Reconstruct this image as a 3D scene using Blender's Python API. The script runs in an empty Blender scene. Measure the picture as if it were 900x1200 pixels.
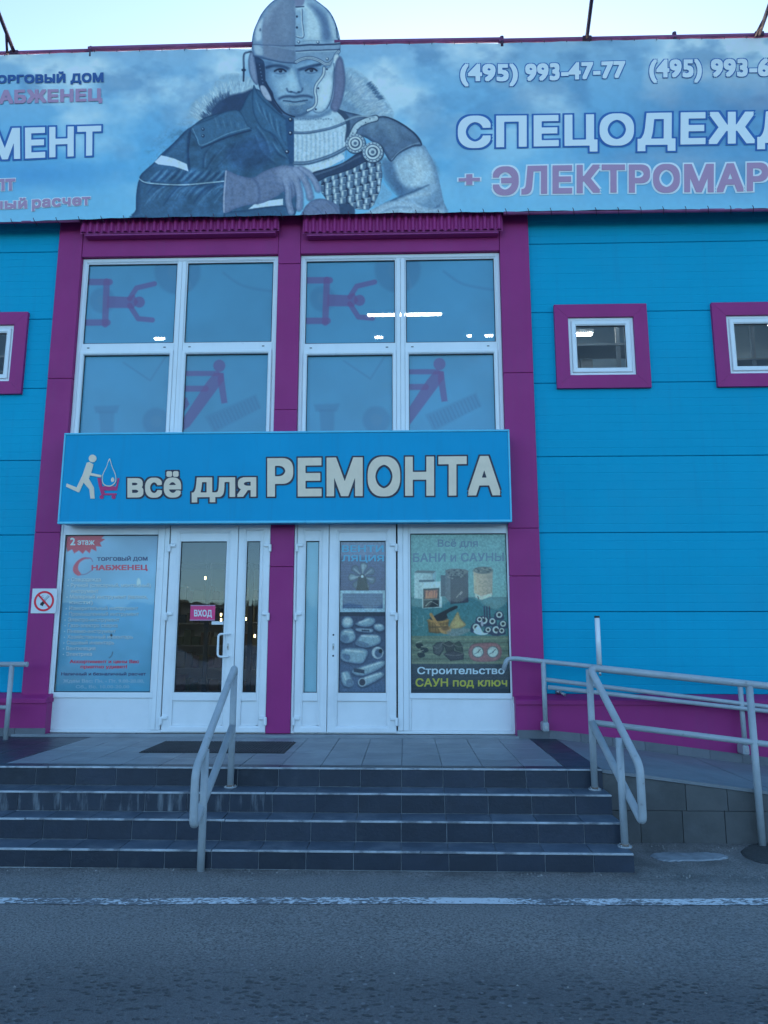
import bpy, bmesh, math, random
import numpy as np
from mathutils import Vector, Matrix
random.seed(7)
rng = np.random.default_rng(11)
SC = bpy.context.scene
COL = SC.collection
PI = math.pi

# ------------------------------------------------------------------ camera
TH, YA, RO, FPX, CAMY, CAMZ = 0.1729, 0.0306, 0.0003, 857.0, -8.9, 1.72
def _axes():
    ct, st = math.cos(TH), math.sin(TH)
    fw, up, rt = np.array([0, ct, st]), np.array([0, -st, ct]), np.array([1., 0, 0])
    c, s = math.cos(YA), math.sin(YA)
    Z = np.array([[c, -s, 0], [s, c, 0], [0, 0, 1]])
    fw, up, rt = Z @ fw, Z @ up, Z @ rt
    c, s = math.cos(RO), math.sin(RO)
    return c*rt + s*up, -s*rt + c*up, fw
RT, UP, FW = _axes()
cam_d = bpy.data.cameras.new('camera')
cam = bpy.data.objects.new('camera', cam_d)
COL.objects.link(cam)
cam_d.sensor_fit = 'VERTICAL'; cam_d.sensor_height = 24.0; cam_d.lens = FPX/1200*24
cam_d.clip_end = 3000; cam_d.clip_start = 0.05
cam.matrix_world = Matrix(((RT[0], UP[0], -FW[0], 0), (RT[1], UP[1], -FW[1], CAMY), (RT[2], UP[2], -FW[2], CAMZ), (0, 0, 0, 1)))
SC.camera = cam

# measuring: a photograph pixel (900 x 1200) to the point of a wall plane (y) or level (z)
def ray(px, py):
    x = (np.asarray(px, float)-450)/FPX; y = -(np.asarray(py, float)-600)/FPX
    return [FW[i] + RT[i]*x + UP[i]*y for i in range(3)]
def bp(px, py, Y=0.0):
    d = ray(px, py); t = (Y-CAMY)/d[1]
    return d[0]*t, CAMZ + d[2]*t
def bpz(px, py, Z=0.0):
    d = ray(px, py); t = (Z-CAMZ)/d[2]
    return d[0]*t, CAMY + d[1]*t
def X(px, py, Y=0.0): return float(bp(px, py, Y)[0])
def Zc(px, py, Y=0.0): return float(bp(px, py, Y)[1])

# ------------------------------------------------------------------ light
SUN_EL, SUN_ROT = 12.0, 3.0
SKY_TINT = (1.0, 1.0, 0.88)
SC.view_settings.view_transform = 'Standard'; SC.view_settings.look = 'None'
SC.view_settings.gamma = 1.0; SC.view_settings.exposure = 2.15
W = bpy.data.worlds.new('World'); SC.world = W; W.use_nodes = True
nt = W.node_tree; bg = nt.nodes['Background']
sky = nt.nodes.new('ShaderNodeTexSky'); sky.sky_type = 'NISHITA'; sky.sun_disc = False
sky.air_density = 0.7; sky.dust_density = 1.25; sky.ozone_density = 3.0; sky.sun_elevation = math.radians(SUN_EL); sky.sun_rotation = math.radians(SUN_ROT)
mx = nt.nodes.new('ShaderNodeMix'); mx.data_type = 'RGBA'; mx.blend_type = 'MULTIPLY'; mx.inputs[0].default_value = 1
mx.inputs[7].default_value = (*SKY_TINT, 1)
nt.links.new(sky.outputs[0], mx.inputs[6]); nt.links.new(mx.outputs[2], bg.inputs[0]); bg.inputs[1].default_value = 0.15
sl = bpy.data.lights.new('sun', 'SUN'); sl.energy = 0.5; sl.angle = math.radians(15); sl.color = (1, .93, .85)
so = bpy.data.objects.new('sun', sl); COL.objects.link(so)
_a, _e = math.radians(SUN_ROT), math.radians(SUN_EL)
sd = Vector((math.sin(_a)*math.cos(_e), math.cos(_a)*math.cos(_e), math.sin(_e)))
so.rotation_euler = sd.to_track_quat('Z', 'Y').to_euler(); so.location = (0, 30, 20)

# ------------------------------------------------------------------ materials
def lin(c):
    c = np.asarray(c, float)/255
    return np.where(c <= .04045, c/12.92, ((c+.055)/1.055)**2.4)
EIRR = np.array([.345, .59, .88])           # light on the facade, so that a colour seen becomes a base colour
def alb(r, g, b, k=1.0): return tuple(np.clip(lin((r, g, b))/EIRR*k, .004, .86))
MATS = {}
def mat(name, col, rough=.5, var=0., vscale=4., rand=0., streak=0., scol=(.05, .05, .05), bump=0., bscale=60., metal=0., spec=.5, coat=0., stretch=(1, 1, 1), dirt=0., dscale=1.5, dcol=(.3, .3, .3), dlo=.5, dhi=.75, slo=(14, 14, .7)):
    if name in MATS: return MATS[name]
    m = bpy.data.materials.new(name); m.use_nodes = True; t = m.node_tree; N = t.nodes; L = t.links
    p = N['Principled BSDF']; p.inputs['Roughness'].default_value = rough; p.inputs['Metallic'].default_value = metal
    p.inputs['Specular IOR Level'].default_value = spec; p.inputs['Coat Weight'].default_value = coat
    rgb = N.new('ShaderNodeRGB'); rgb.outputs[0].default_value = (*col, 1); cur = rgb.outputs[0]
    geo = N.new('ShaderNodeNewGeometry')
    def vec(s):
        v = N.new('ShaderNodeVectorMath'); v.operation = 'MULTIPLY'; L.new(geo.outputs['Position'], v.inputs[0]); v.inputs[1].default_value = s; return v.outputs[0]
    def noise(sc, st=(1, 1, 1), det=6):
        n = N.new('ShaderNodeTexNoise'); n.inputs['Scale'].default_value = sc; n.inputs['Detail'].default_value = det; n.inputs['Roughness'].default_value = .62; L.new(vec(st), n.inputs['Vector']); return n.outputs[0]
    def mr(o, a, b, c, d):
        r = N.new('ShaderNodeMapRange'); L.new(o, r.inputs[0])
        for i, v in enumerate((a, b, c, d)): r.inputs[i+1].default_value = v
        return r.outputs[0]
    def mixc(fac, c1, c2, mode='MIX'):
        x = N.new('ShaderNodeMix'); x.data_type = 'RGBA'; x.blend_type = mode
        if hasattr(fac, 'links'): L.new(fac, x.inputs[0])
        else: x.inputs[0].default_value = fac
        for i, c in ((6, c1), (7, c2)):
            if hasattr(c, 'links'): L.new(c, x.inputs[i])
            else: x.inputs[i].default_value = (*c, 1)
        return x.outputs[2]
    if var:
        cc = N.new('ShaderNodeCombineColor'); v = mr(noise(vscale, stretch), .25, .75, 1-var, 1+var)
        for i in range(3): L.new(v, cc.inputs[i])
        cur = mixc(1, cur, cc.outputs[0], 'MULTIPLY')
    if rand:
        oi = N.new('ShaderNodeObjectInfo'); cc = N.new('ShaderNodeCombineColor'); v = mr(oi.outputs['Random'], 0, 1, 1-rand, 1+rand)
        for i in range(3): L.new(v, cc.inputs[i])
        cur = mixc(1, cur, cc.outputs[0], 'MULTIPLY')
    if dirt: cur = mixc(mr(noise(dscale), dlo, dhi, 0, dirt), cur, dcol)
    if streak: cur = mixc(mr(noise(1.0, slo), .52, .8, 0, streak), cur, scol)
    L.new(cur, p.inputs['Base Color'])
    if bump:
        b = N.new('ShaderNodeBump'); b.inputs['Strength'].default_value = bump; b.inputs['Distance'].default_value = .01
        L.new(noise(bscale, det=4), b.inputs['Height']); L.new(b.outputs[0], p.inputs['Normal'])
    rr = mr(noise(3.1), .3, .7, max(0, rough-.06), min(1, rough+.08)); L.new(rr, p.inputs['Roughness'])
    MATS[name] = m; return m

def vmat(name, rough=.5, trans=0.):
    """material of a printed sheet: its print is the colour attribute 'print'"""
    if name in MATS: return MATS[name]
    m = bpy.data.materials.new(name); m.use_nodes = True; t = m.node_tree; p = t.nodes['Principled BSDF']
    a = t.nodes.new('ShaderNodeAttribute'); a.attribute_name = 'print'; t.links.new(a.outputs['Color'], p.inputs['Base Color'])
    p.inputs['Roughness'].default_value = rough
    if trans:
        tr = t.nodes.new('ShaderNodeBsdfTransparent'); ms = t.nodes.new('ShaderNodeMixShader'); ms.inputs[0].default_value = trans
        t.links.new(p.outputs[0], ms.inputs[1]); t.links.new(tr.outputs[0], ms.inputs[2]); t.links.new(ms.outputs[0], t.nodes['Material Output'].inputs[0])
    MATS[name] = m; return m
def glass(name='window glass', tint=(.95, .975, .97), k=1.0):
    if name in MATS: return MATS[name]
    m = bpy.data.materials.new(name); m.use_nodes = True; t = m.node_tree; N = t.nodes; L = t.links
    N.remove(N['Principled BSDF'])
    tr = N.new('ShaderNodeBsdfTransparent'); tr.inputs[0].default_value = (*tint, 1)
    gl = N.new('ShaderNodeBsdfGlossy'); gl.inputs['Roughness'].default_value = .015
    fr = N.new('ShaderNodeFresnel'); fr.inputs[0].default_value = 1.5
    mu = N.new('ShaderNodeMath'); mu.operation = 'MULTIPLY'; mu.inputs[1].default_value = .36*k; mu.use_clamp = True
    ms = N.new('ShaderNodeMixShader'); L.new(fr.outputs[0], mu.inputs[0]); L.new(mu.outputs[0], ms.inputs[0])
    n = N.new('ShaderNodeTexNoise'); n.inputs['Scale'].default_value = 1.3; b = N.new('ShaderNodeBump'); b.inputs['Strength'].default_value = .06; b.inputs['Distance'].default_value = .02
    L.new(n.outputs[0], b.inputs['Height']); L.new(b.outputs[0], gl.inputs['Normal'])
    L.new(tr.outputs[0], ms.inputs[1]); L.new(gl.outputs[0], ms.inputs[2]); L.new(ms.outputs[0], N['Material Output'].inputs[0])
    MATS[name] = m; return m
def emis(name, col, s):
    if name in MATS: return MATS[name]
    m = bpy.data.materials.new(name); m.use_nodes = True; p = m.node_tree.nodes['Principled BSDF']
    p.inputs['Base Color'].default_value = (*col, 1); p.inputs['Emission Color'].default_value = (*col, 1); p.inputs['Emission Strength'].default_value = s
    MATS[name] = m; return m

mBLUE = mat('blue enamelled sheet', alb(0, 124, 180), .55, spec=.08, var=.05, vscale=.9, streak=.22, scol=(.02, .22, .36), rand=.035, dirt=.2, dscale=.8, dcol=(.04, .30, .44), bump=.08, bscale=5)
mBLUE2 = mat('blue fine sheet ribs', alb(0, 128, 193), .42)
mPURP = mat('magenta painted sheet', alb(96, 35, 107), .5, spec=.25, var=.10, vscale=1.3, streak=.22, scol=(.16, .06, .16), bump=.06, bscale=7)
mPURPD = mat('magenta soffit sheet', alb(97, 42, 116), .5, var=.1, vscale=1.5)
mGAP = mat('dark joint seal', (.03, .035, .04), .9)
mPVC = mat('white window plastic', (.80, .81, .81), .32, var=.04, vscale=2.2, streak=.12, scol=(.5, .5, .48))
mPVCD = mat('white door plastic', (.80, .80, .80), .34, var=.04, vscale=3, dirt=.35, dscale=1.2, dcol=(.5, .5, .5))
mRUB = mat('black rubber gasket', (.02, .02, .022), .7)
mRAIL = mat('grey gloss rail paint', (.37, .40, .42), .38, var=.14, vscale=6, dirt=.6, dscale=16, dcol=(.20, .18, .17), dlo=.62, dhi=.74, bump=.12, bscale=30)
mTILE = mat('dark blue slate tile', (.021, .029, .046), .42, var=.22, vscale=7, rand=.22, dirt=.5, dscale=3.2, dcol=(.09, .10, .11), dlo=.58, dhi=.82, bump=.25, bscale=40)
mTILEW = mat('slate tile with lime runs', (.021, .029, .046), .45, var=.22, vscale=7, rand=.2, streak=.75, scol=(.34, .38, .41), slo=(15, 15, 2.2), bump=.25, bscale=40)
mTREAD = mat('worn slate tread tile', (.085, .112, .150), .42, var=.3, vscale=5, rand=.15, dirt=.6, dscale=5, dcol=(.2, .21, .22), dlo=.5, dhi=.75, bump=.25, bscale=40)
mLTILE = mat('pale platform tile', (.22, .24, .26), .5, var=.15, vscale=4, rand=.1, dirt=.45, dscale=2.2, dcol=(.12, .13, .14), bump=.2, bscale=50)
mGROUT = mat('pale grout', (.28, .30, .32), .9, var=.3, vscale=12)
mGROUTD = mat('dark grout', (.12, .12, .125), .9, var=.3, vscale=12)
mNOSE = mat('worn step edge', (.40, .42, .44), .5, var=.35, vscale=6, dirt=.8, dscale=5, dcol=(.10, .11, .13), dlo=.5, dhi=.62)
mBLOCK = mat('grey ramp wall tile', (.075, .075, .075), .6, var=.18, vscale=5, rand=.15, dirt=.35, dscale=4, dcol=(.13, .14, .15), bump=.3, bscale=35)
mSKIRT = mat('grey skirting tile', (.14, .145, .16), .6, var=.15, vscale=5, rand=.12, bump=.2)
mRAMP = mat('worn ramp concrete', (.20, .215, .23), .6, var=.15, vscale=3, dirt=.5, dscale=1.3, dcol=(.11, .12, .13), bump=.2, bscale=70)
mMETAL = mat('zinc fitting', (.5, .5, .5), .35, metal=.8)
mBLACK = mat('black plastic', (.02, .02, .02), .4)
mDARK = mat('dark interior paint', (.10, .105, .11), .8, var=.1)
mDARKF = mat('interior floor', (.12, .11, .10), .3)
mWHITE = mat('white plate', (.72, .72, .72), .4, dirt=.2, dcol=(.5, .5, .5))
mCREAM = mat('cream sign vinyl', alb(146, 166, 172), .5, var=.06, vscale=8, bump=.03)
mSIGN = mat('blue sign vinyl', alb(0, 120, 184), .45, spec=.12, var=.06, vscale=1.2, streak=.30, scol=(.02, .22, .36))
mSIGNT = mat('blue sign edge trim', alb(45, 150, 205), .35, var=.1, vscale=6)
mPIPE = mat('violet pipe paint', alb(95, 60, 120, .8), .5, var=.25, vscale=6)
mRUST = mat('dark rusty bracket', alb(50, 35, 70, .8), .7, var=.3, vscale=20)
mGLASS = glass()
mTUBE = emis('lit tube', (1, .96, .88), 12.)
mWARM = emis('warm lit bulb', (1, .62, .25), 4.)

# ------------------------------------------------------------------ objects
def mesh_of(name, verts, faces):
    me = bpy.data.meshes.new(name); me.from_pydata([tuple(map(float, v)) for v in verts], [], faces); me.update(); return me
class MB:
    def __init__(s): s.bm = bmesh.new()
    def box(s, x0, x1, y0, y1, z0, z1, bev=0., M=None):
        vs = [s.bm.verts.new((x, y, z)) for x in (x0, x1) for y in (y0, y1) for z in (z0, z1)]
        fs = [s.bm.faces.new([vs[i] for i in f]) for f in ((0, 1, 3, 2), (4, 6, 7, 5), (0, 4, 5, 1), (2, 3, 7, 6), (0, 2, 6, 4), (1, 5, 7, 3))]
        if bev:
            es = list({e for f in fs for e in f.edges})
            r = bmesh.ops.bevel(s.bm, geom=es, offset=bev, segments=1, affect='EDGES')
            vs = list({v for v in r['verts']})
        if M is not None:
            for v in vs: v.co = M @ v.co
        return s
    def poly(s, pts, faces):
        vs = [s.bm.verts.new(tuple(map(float, p))) for p in pts]
        for f in faces: s.bm.faces.new([vs[i] for i in f])
        return s
    def prism_y(s, pts, y0, y1):
        """outline of (x, z) points, given its thickness from y0 to y1"""
        n = len(pts); a = [s.bm.verts.new((p[0], y0, p[1])) for p in pts]; b = [s.bm.verts.new((p[0], y1, p[1])) for p in pts]
        f1 = s.bm.faces.new(a); s.bm.faces.new(b[::-1])
        for i in range(n): s.bm.faces.new((a[i], b[i], b[(i+1) % n], a[(i+1) % n]))
        return s
    def prism_x(s, pts, x0, x1):
        n = len(pts); a = [s.bm.verts.new((x0, p[0], p[1])) for p in pts]; b = [s.bm.verts.new((x1, p[0], p[1])) for p in pts]
        s.bm.faces.new(a[::-1]); s.bm.faces.new(b)
        for i in range(n): s.bm.faces.new((a[i], a[(i+1) % n], b[(i+1) % n], b[i]))
        return s
    def tube(s, pts, r, n=14, rb=.08, cap=True, r2=None):
        P = [Vector(p) for p in pts]; Q = [P[0]]
        for i in range(1, len(P)-1):
            a, b, c = P[i-1], P[i], P[i+1]; d1, d2 = (a-b), (c-b); k = min(rb, d1.length*.45, d2.length*.45)
            s0, s1 = b+d1.normalized()*k, b+d2.normalized()*k
            for j in range(7):
                t = j/6; Q.append(s0*(1-t)**2 + b*2*t*(1-t) + s1*t*t)
        Q.append(P[-1]); rings = []; u = None
        for i, q in enumerate(Q):
            d = (Q[min(i+1, len(Q)-1)]-Q[max(i-1, 0)]).normalized()
            if u is None: u = d.orthogonal().normalized()
            u = (u - d*u.dot(d)).normalized(); v = d.cross(u)
            rr = r if r2 is None else r+(r2-r)*i/(len(Q)-1)
            rings.append([s.bm.verts.new(q + (u*math.cos(2*PI*k/n)+v*math.sin(2*PI*k/n))*rr) for k in range(n)])
        for a, b in zip(rings, rings[1:]):
            for k in range(n):
                f = s.bm.faces.new((a[k], a[(k+1) % n], b[(k+1) % n], b[k])); f.smooth = True
        if cap:
            s.bm.faces.new(rings[0][::-1]); s.bm.faces.new(rings[-1])
        return s
    def ring(s, cx, y0, y1, cz, ro, ri, n=40):
        A = [[s.bm.verts.new((cx+r*math.cos(2*PI*k/n), y, cz+r*math.sin(2*PI*k/n))) for k in range(n)] for r, y in ((ro, y0), (ri, y0), (ri, y1), (ro, y1))]
        for i in range(4):
            a, b = A[i], A[(i+1) % 4]
            for k in range(n): s.bm.faces.new((a[k], a[(k+1) % n], b[(k+1) % n], b[k]))
        return s
    def mesh(s, name='mesh'):
        bmesh.ops.recalc_face_normals(s.bm, faces=s.bm.faces); me = bpy.data.meshes.new(name); s.bm.to_mesh(me); s.bm.free(); return me
def wloc(o):
    v = Vector((0, 0, 0))
    while o is not None: v += o.location; o = o.parent
    return v
def link(name, me, m=None, parent=None, loc=(0, 0, 0), kind=None, label=None):
    """one mesh object; loc is where its mesh stands in the world"""
    o = bpy.data.objects.new(name, me); COL.objects.link(o)
    if m is not None and not me.materials: me.materials.append(m)
    if parent is not None: o.parent = parent; o.location = Vector(loc)-wloc(parent)
    else: o.location = loc
    if kind: o['kind'] = kind
    if label: o['label'] = label
    return o
def thing(name, label, cat, loc=(0, 0, 0), group=None):
    o = bpy.data.objects.new(name, None); COL.objects.link(o); o.location = loc; o['label'] = label; o['category'] = cat; o.empty_display_size = .1
    if group: o['group'] = group
    return o
def tag(o, label, cat, group=None):
    o['label'] = label; o['category'] = cat
    if group: o['group'] = group
    return o

# ------------------------------------------------------------------ painter for printed sheets (colours as seen, later turned into base colours)
def vnoise(x, y, s, seed, octv=4):
    out = np.zeros(np.broadcast(x, y).shape); amp = 1; tot = 0
    for o in range(octv):
        r = np.random.default_rng(seed+o*17).random((64, 64)); xx = x/s*2**o; yy = y/s*2**o
        ix, iy = np.floor(xx).astype(int), np.floor(yy).astype(int); fx, fy = xx-ix, yy-iy; fx = fx*fx*(3-2*fx); fy = fy*fy*(3-2*fy)
        g = lambda a, b: r[a % 64, b % 64]
        out += amp*((g(ix, iy)*(1-fx)+g(ix+1, iy)*fx)*(1-fy)+(g(ix, iy+1)*(1-fx)+g(ix+1, iy+1)*fx)*fy); tot += amp; amp *= .5
    return out/tot
def cr(pts, closed=True, k=5):
    P = np.array(pts, float); n = len(P); out = []
    for i in range(n if closed else n-1):
        if closed: a, b, c, d = P[i-1], P[i], P[(i+1) % n], P[(i+2) % n]
        else: a, b, c, d = P[max(i-1, 0)], P[i], P[i+1], P[min(i+2, n-1)]
        for j in range(k):
            t = j/k; out.append(.5*((2*b)+(-a+c)*t+(2*a-5*b+4*c-d)*t*t+(-a+3*b-3*c+d)*t**3))
    if not closed: out.append(P[-1])
    return np.array(out)
def segdist(x, y, P, closed):
    d = np.full(x.shape, 1e9); tt = np.zeros(x.shape); n = len(P); m = n if closed else n-1; ins = np.zeros(x.shape, bool)
    for i in range(m):
        a = P[i]; b = P[(i+1) % n]; e = b-a; L = e@e+1e-12
        t = np.clip(((x-a[0])*e[0]+(y-a[1])*e[1])/L, 0, 1); q = np.hypot(x-a[0]-t*e[0], y-a[1]-t*e[1])
        w = q < d; d = np.where(w, q, d); tt = np.where(w, (i+t)/m, tt)
        if closed and abs(e[1]) > 1e-12:
            c = ((a[1] <= y) != (b[1] <= y)) & (x < (b[0]-a[0])*(y-a[1])/(b[1]-a[1])+a[0]); ins ^= c
    return (np.where(ins, -d, d) if closed else d), tt
class Paint:
    def __init__(s, XX, YY, base=(0, 0, 0)):
        s.x, s.y = XX, YY; s.c = np.zeros(XX.shape+(3,)); s.c[:] = np.array(base)/255.; s.clipm = None
    def _win(s, P, mar):
        x0, y0 = P.min(0)-mar; x1, y1 = P.max(0)+mar
        r = np.where(((s.y >= y0) & (s.y <= y1) & (s.x >= x0) & (s.x <= x1)).any(1))[0]; c = np.where(((s.x >= x0) & (s.x <= x1)).any(0))[0]
        if len(r) == 0 or len(c) == 0: return None
        return (slice(r[0], r[-1]+1), slice(c[0], c[-1]+1))
    def _put(s, w, a, col):
        if s.clipm is not None: a = a*s.clipm[w]
        col = np.asarray(col, float)/255.
        s.c[w] = s.c[w]*(1-a[..., None])+col*a[..., None]
    def fill(s, pts, col, soft=.5, a=1., smooth=True, edge=None, ew=4., grad=None, clip=False):
        P = cr(pts) if smooth else np.array(pts, float); w = s._win(P, soft*3+1)
        if w is None: return
        d, _ = segdist(s.x[w], s.y[w], P, True); al = np.clip(.5-d/(2*soft), 0, 1)*a
        C = np.zeros(d.shape+(3,)); C[:] = col
        if grad is not None:
            (gx0, gy0), (gx1, gy1), c2 = grad; e = np.array([gx1-gx0, gy1-gy0]); t = np.clip(((s.x[w]-gx0)*e[0]+(s.y[w]-gy0)*e[1])/(e@e), 0, 1)[..., None]; C = C*(1-t)+np.array(c2)*t
        if edge is not None:
            t = np.clip(1+d/ew, 0, 1)[..., None]**1.5; C = C*(1-t)+np.array(edge, float)*t
        s._put(w, al, C)
        if clip:
            s.clipm = np.zeros(s.x.shape); s.clipm[w] = np.clip(.5-d, 0, 1)
    def line(s, pts, col, wd=1., soft=.6, a=1., smooth=True, taper=False, closed=False):
        P = cr(pts, closed) if smooth and len(pts) > 2 else np.array(pts, float); w = s._win(P, wd+soft*2+1)
        if w is None: return
        d, t = segdist(s.x[w], s.y[w], P, closed); d = np.abs(d); wd2 = wd*(np.sin(np.clip(t, .02, .98)*PI)**.6 if taper else 1)
        s._put(w, np.clip(.5+(wd2/2-d)/(2*soft), 0, 1)*a, col)
    def ell(s, cx, cy, rx, ry, col, soft=.5, a=1., rot=0.):
        P = np.array([[cx-rx-ry, cy-ry-rx], [cx+rx+ry, cy+ry+rx]]); w = s._win(P, soft*2)
        if w is None: return
        c, n = math.cos(rot), math.sin(rot); u = (s.x[w]-cx)*c+(s.y[w]-cy)*n; v = -(s.x[w]-cx)*n+(s.y[w]-cy)*c
        d = (np.hypot(u/rx, v/ry)-1)*min(rx, ry); s._put(w, np.clip(.5-d/(2*soft), 0, 1)*a, col)
    def unclip(s): s.clipm = None
def print_mesh(name, XX, YY, C, Yp, keep=None, relief=None):
    """grid sheet standing in the plane Yp with the print as a colour attribute"""
    h, w = XX.shape; wx, wz = bp(XX, YY, Yp); yy = np.full(wx.shape, Yp) if relief is None else Yp+relief
    co = np.stack([wx, yy, wz], -1).reshape(-1, 3).astype(np.float32)
    idx = np.arange(h*w).reshape(h, w); q = np.stack([idx[:-1, :-1], idx[1:, :-1], idx[1:, 1:], idx[:-1, 1:]], -1)
    q = q[keep] if keep is not None else q.reshape(-1, 4)
    used = np.zeros(h*w, bool); used[q.ravel()] = True; remap = np.cumsum(used)-1; q = remap[q]; co = co[used]; cc = C.reshape(-1, 3)[used]
    me = bpy.data.meshes.new(name); n = len(q)
    me.vertices.add(len(co)); me.vertices.foreach_set('co', co.ravel()); me.loops.add(n*4); me.loops.foreach_set('vertex_index', q.ravel().astype(np.int32))
    me.polygons.add(n); me.polygons.foreach_set('loop_start', np.arange(0, n*4, 4, dtype=np.int32)); me.update(); me.validate()
    me.polygons.foreach_set('use_smooth', np.ones(n, bool))
    al = np.clip(lin(np.clip(cc, 0, 1)*255)/EIRR, .003, .86); rgba = np.concatenate([al, np.ones((len(al), 1))], 1).astype(np.float32)
    at = me.color_attributes.new('print', 'FLOAT_COLOR', 'POINT'); at.data.foreach_set('color', rgba.ravel()); return me

# ------------------------------------------------------------------ lettering
_tcache = {}
def tbase(s):
    """outline points and directed outline edges of a string in the built-in face"""
    if s not in _tcache:
        c = bpy.data.curves.new('t', 'FONT'); c.body = s; c.size = 1; c.resolution_u = 3; c.fill_mode = 'NONE'
        o = bpy.data.objects.new('t', c); COL.objects.link(o); bpy.context.view_layer.update()
        me = bpy.data.meshes.new_from_object(o.evaluated_get(bpy.context.evaluated_depsgraph_get()))
        v = np.array([q.co[:] for q in me.vertices]).reshape(-1, 3); e = [tuple(p.vertices) for p in me.edges]
        bpy.data.objects.remove(o); bpy.data.curves.remove(c); bpy.data.meshes.remove(me)
        E2 = []                                 # walk every closed outline in one sense
        nb = {}
        for i, j in e: nb.setdefault(i, []).append(j); nb.setdefault(j, []).append(i)
        seen = set()
        for st_ in sorted(nb):
            if st_ in seen: continue
            cur, nxt = st_, (st_+1 if st_+1 in nb[st_] else nb[st_][0])
            while True:
                seen.add(cur); E2.append((cur, nxt))
                if nxt == st_: break
                n2 = [q for q in nb[nxt] if q != cur]
                if not n2: break
                cur, nxt = nxt, n2[0]
        _tcache[s] = (v, E2)
    return _tcache[s]
_gcache = {}
def glyph(ch, off, coarse=False):
    """one letter with strokes thickened by off: its outline is traced anew from a distance grid, corners kept square"""
    off = max(off, .010)
    k = (ch, round(off, 4), coarse)
    if k in _gcache: return _gcache[k]
    v, ed = tbase(ch); seg = np.array([(v[i][:2], v[j][:2]) for i, j in ed])
    target = .022 if coarse else .011; m = max(1, round(off/target)); st = off/m
    while st > target*1.25: m += 1; st = off/m
    pad = 2*m+2; x0, y0 = seg.reshape(-1, 2).min(0)-pad*st; x1, y1 = seg.reshape(-1, 2).max(0)+pad*st
    gx = np.arange(x0+.00037, x1, st); gy = np.arange(y0+.00041, y1, st); Xg, Yg = np.meshgrid(gx, gy)
    d = np.full(Xg.shape, 9.); wn = np.zeros(Xg.shape, int)
    for (ax, ay), (bx_, by_) in seg:
        ex, ey = bx_-ax, by_-ay; t = np.clip(((Xg-ax)*ex+(Yg-ay)*ey)/(ex*ex+ey*ey), 0, 1); d = np.minimum(d, np.hypot(Xg-ax-t*ex, Yg-ay-t*ey))
        if abs(ey) > 1e-9: wn += np.where(((ay <= Yg) != (by_ <= Yg)) & (Xg < ex*(Yg-ay)/ey+ax), 1 if ey > 0 else -1, 0)
    ins = wn != 0
    sd_ = np.where(ins, -d, d); u = sd_.copy()
    for a_ in (-m, 0, m):
        for b_ in (-m, 0, m): u = np.minimum(u, np.roll(np.roll(sd_, a_, 0), b_, 1))
    u = np.where(np.abs(u) < 1e-6, 1e-6, u); V, F, idx = [], [], {}
    def vert(key, p):
        if key not in idx: idx[key] = len(V); V.append((p[0], p[1], 0.))
        return idx[key]
    nI = u < 0; H_, W_ = u.shape
    for j in range(H_-1):
        run = None
        for i in range(W_-1):
            c4 = ((j, i), (j, i+1), (j+1, i+1), (j+1, i)); s4 = [nI[c] for c in c4]
            if all(s4):
                if run is None: run = i
                continue
            if run is not None:
                F.append((vert(('p', j, run), (gx[run], gy[j])), vert(('p', j, i), (gx[i], gy[j])), vert(('p', j+1, i), (gx[i], gy[j+1])), vert(('p', j+1, run), (gx[run], gy[j+1])))); run = None
            if not any(s4): continue
            q = []
            for n_ in range(4):
                A, B = c4[n_], c4[(n_+1) % 4]
                if nI[A]: q.append(vert(('p',)+A, (gx[A[1]], gy[A[0]])))
                if nI[A] != nI[B]:
                    t = u[A]/(u[A]-u[B]); q.append(vert(('e',)+tuple(sorted((A, B))), (gx[A[1]]+(gx[B[1]]-gx[A[1]])*t, gy[A[0]]+(gy[B[0]]-gy[A[0]])*t)))
            if len(q) >= 3: F.append(tuple(q))
    _gcache[k] = (np.array(V), F); return _gcache[k]
def letters_of(s):
    for i, ch in enumerate(s):
        if ch != ' ': yield i, ch, tbase(s[:i+1])[0][:, 0].max()-tbase(ch)[0][:, 0].max()
CAP, XH = .727, .546
def place_text(v, u0, u1, quad, ref, off, Yp):
    BL, BR, TL, TR = [np.array(q, float) for q in quad]; H = CAP if ref == 'cap' else XH
    U = ((v[:, 0]-u0)/(u1-u0))[:, None]; V = ((v[:, 1]+off)/(H+2*off))[:, None]
    P = (BL*(1-U)+BR*U)*(1-V)+(TL*(1-U)+TR*U)*V; x, z = bp(P[:, 0], P[:, 1], Yp)
    return np.stack([x, Yp+v[:, 2], z], 1)
def text_words(name, s, quad, m, parent, Yp, off=.02, ref='cap', kind=None):
    vb = tbase(s)[0]; u0, u1 = vb[:, 0].min()-off, vb[:, 0].max()+off; VV, FF, n = [], [], 0
    for i, ch, dx in letters_of(s):
        v, f = glyph(ch, off, True); v = v.copy(); v[:, 0] += dx; VV.append(v); FF += [tuple(q+n for q in t) for t in f]; n += len(v)
    return link(name, mesh_of(name, place_text(np.concatenate(VV), u0, u1, quad, ref, off, Yp), FF), m, parent, kind=kind)
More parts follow.
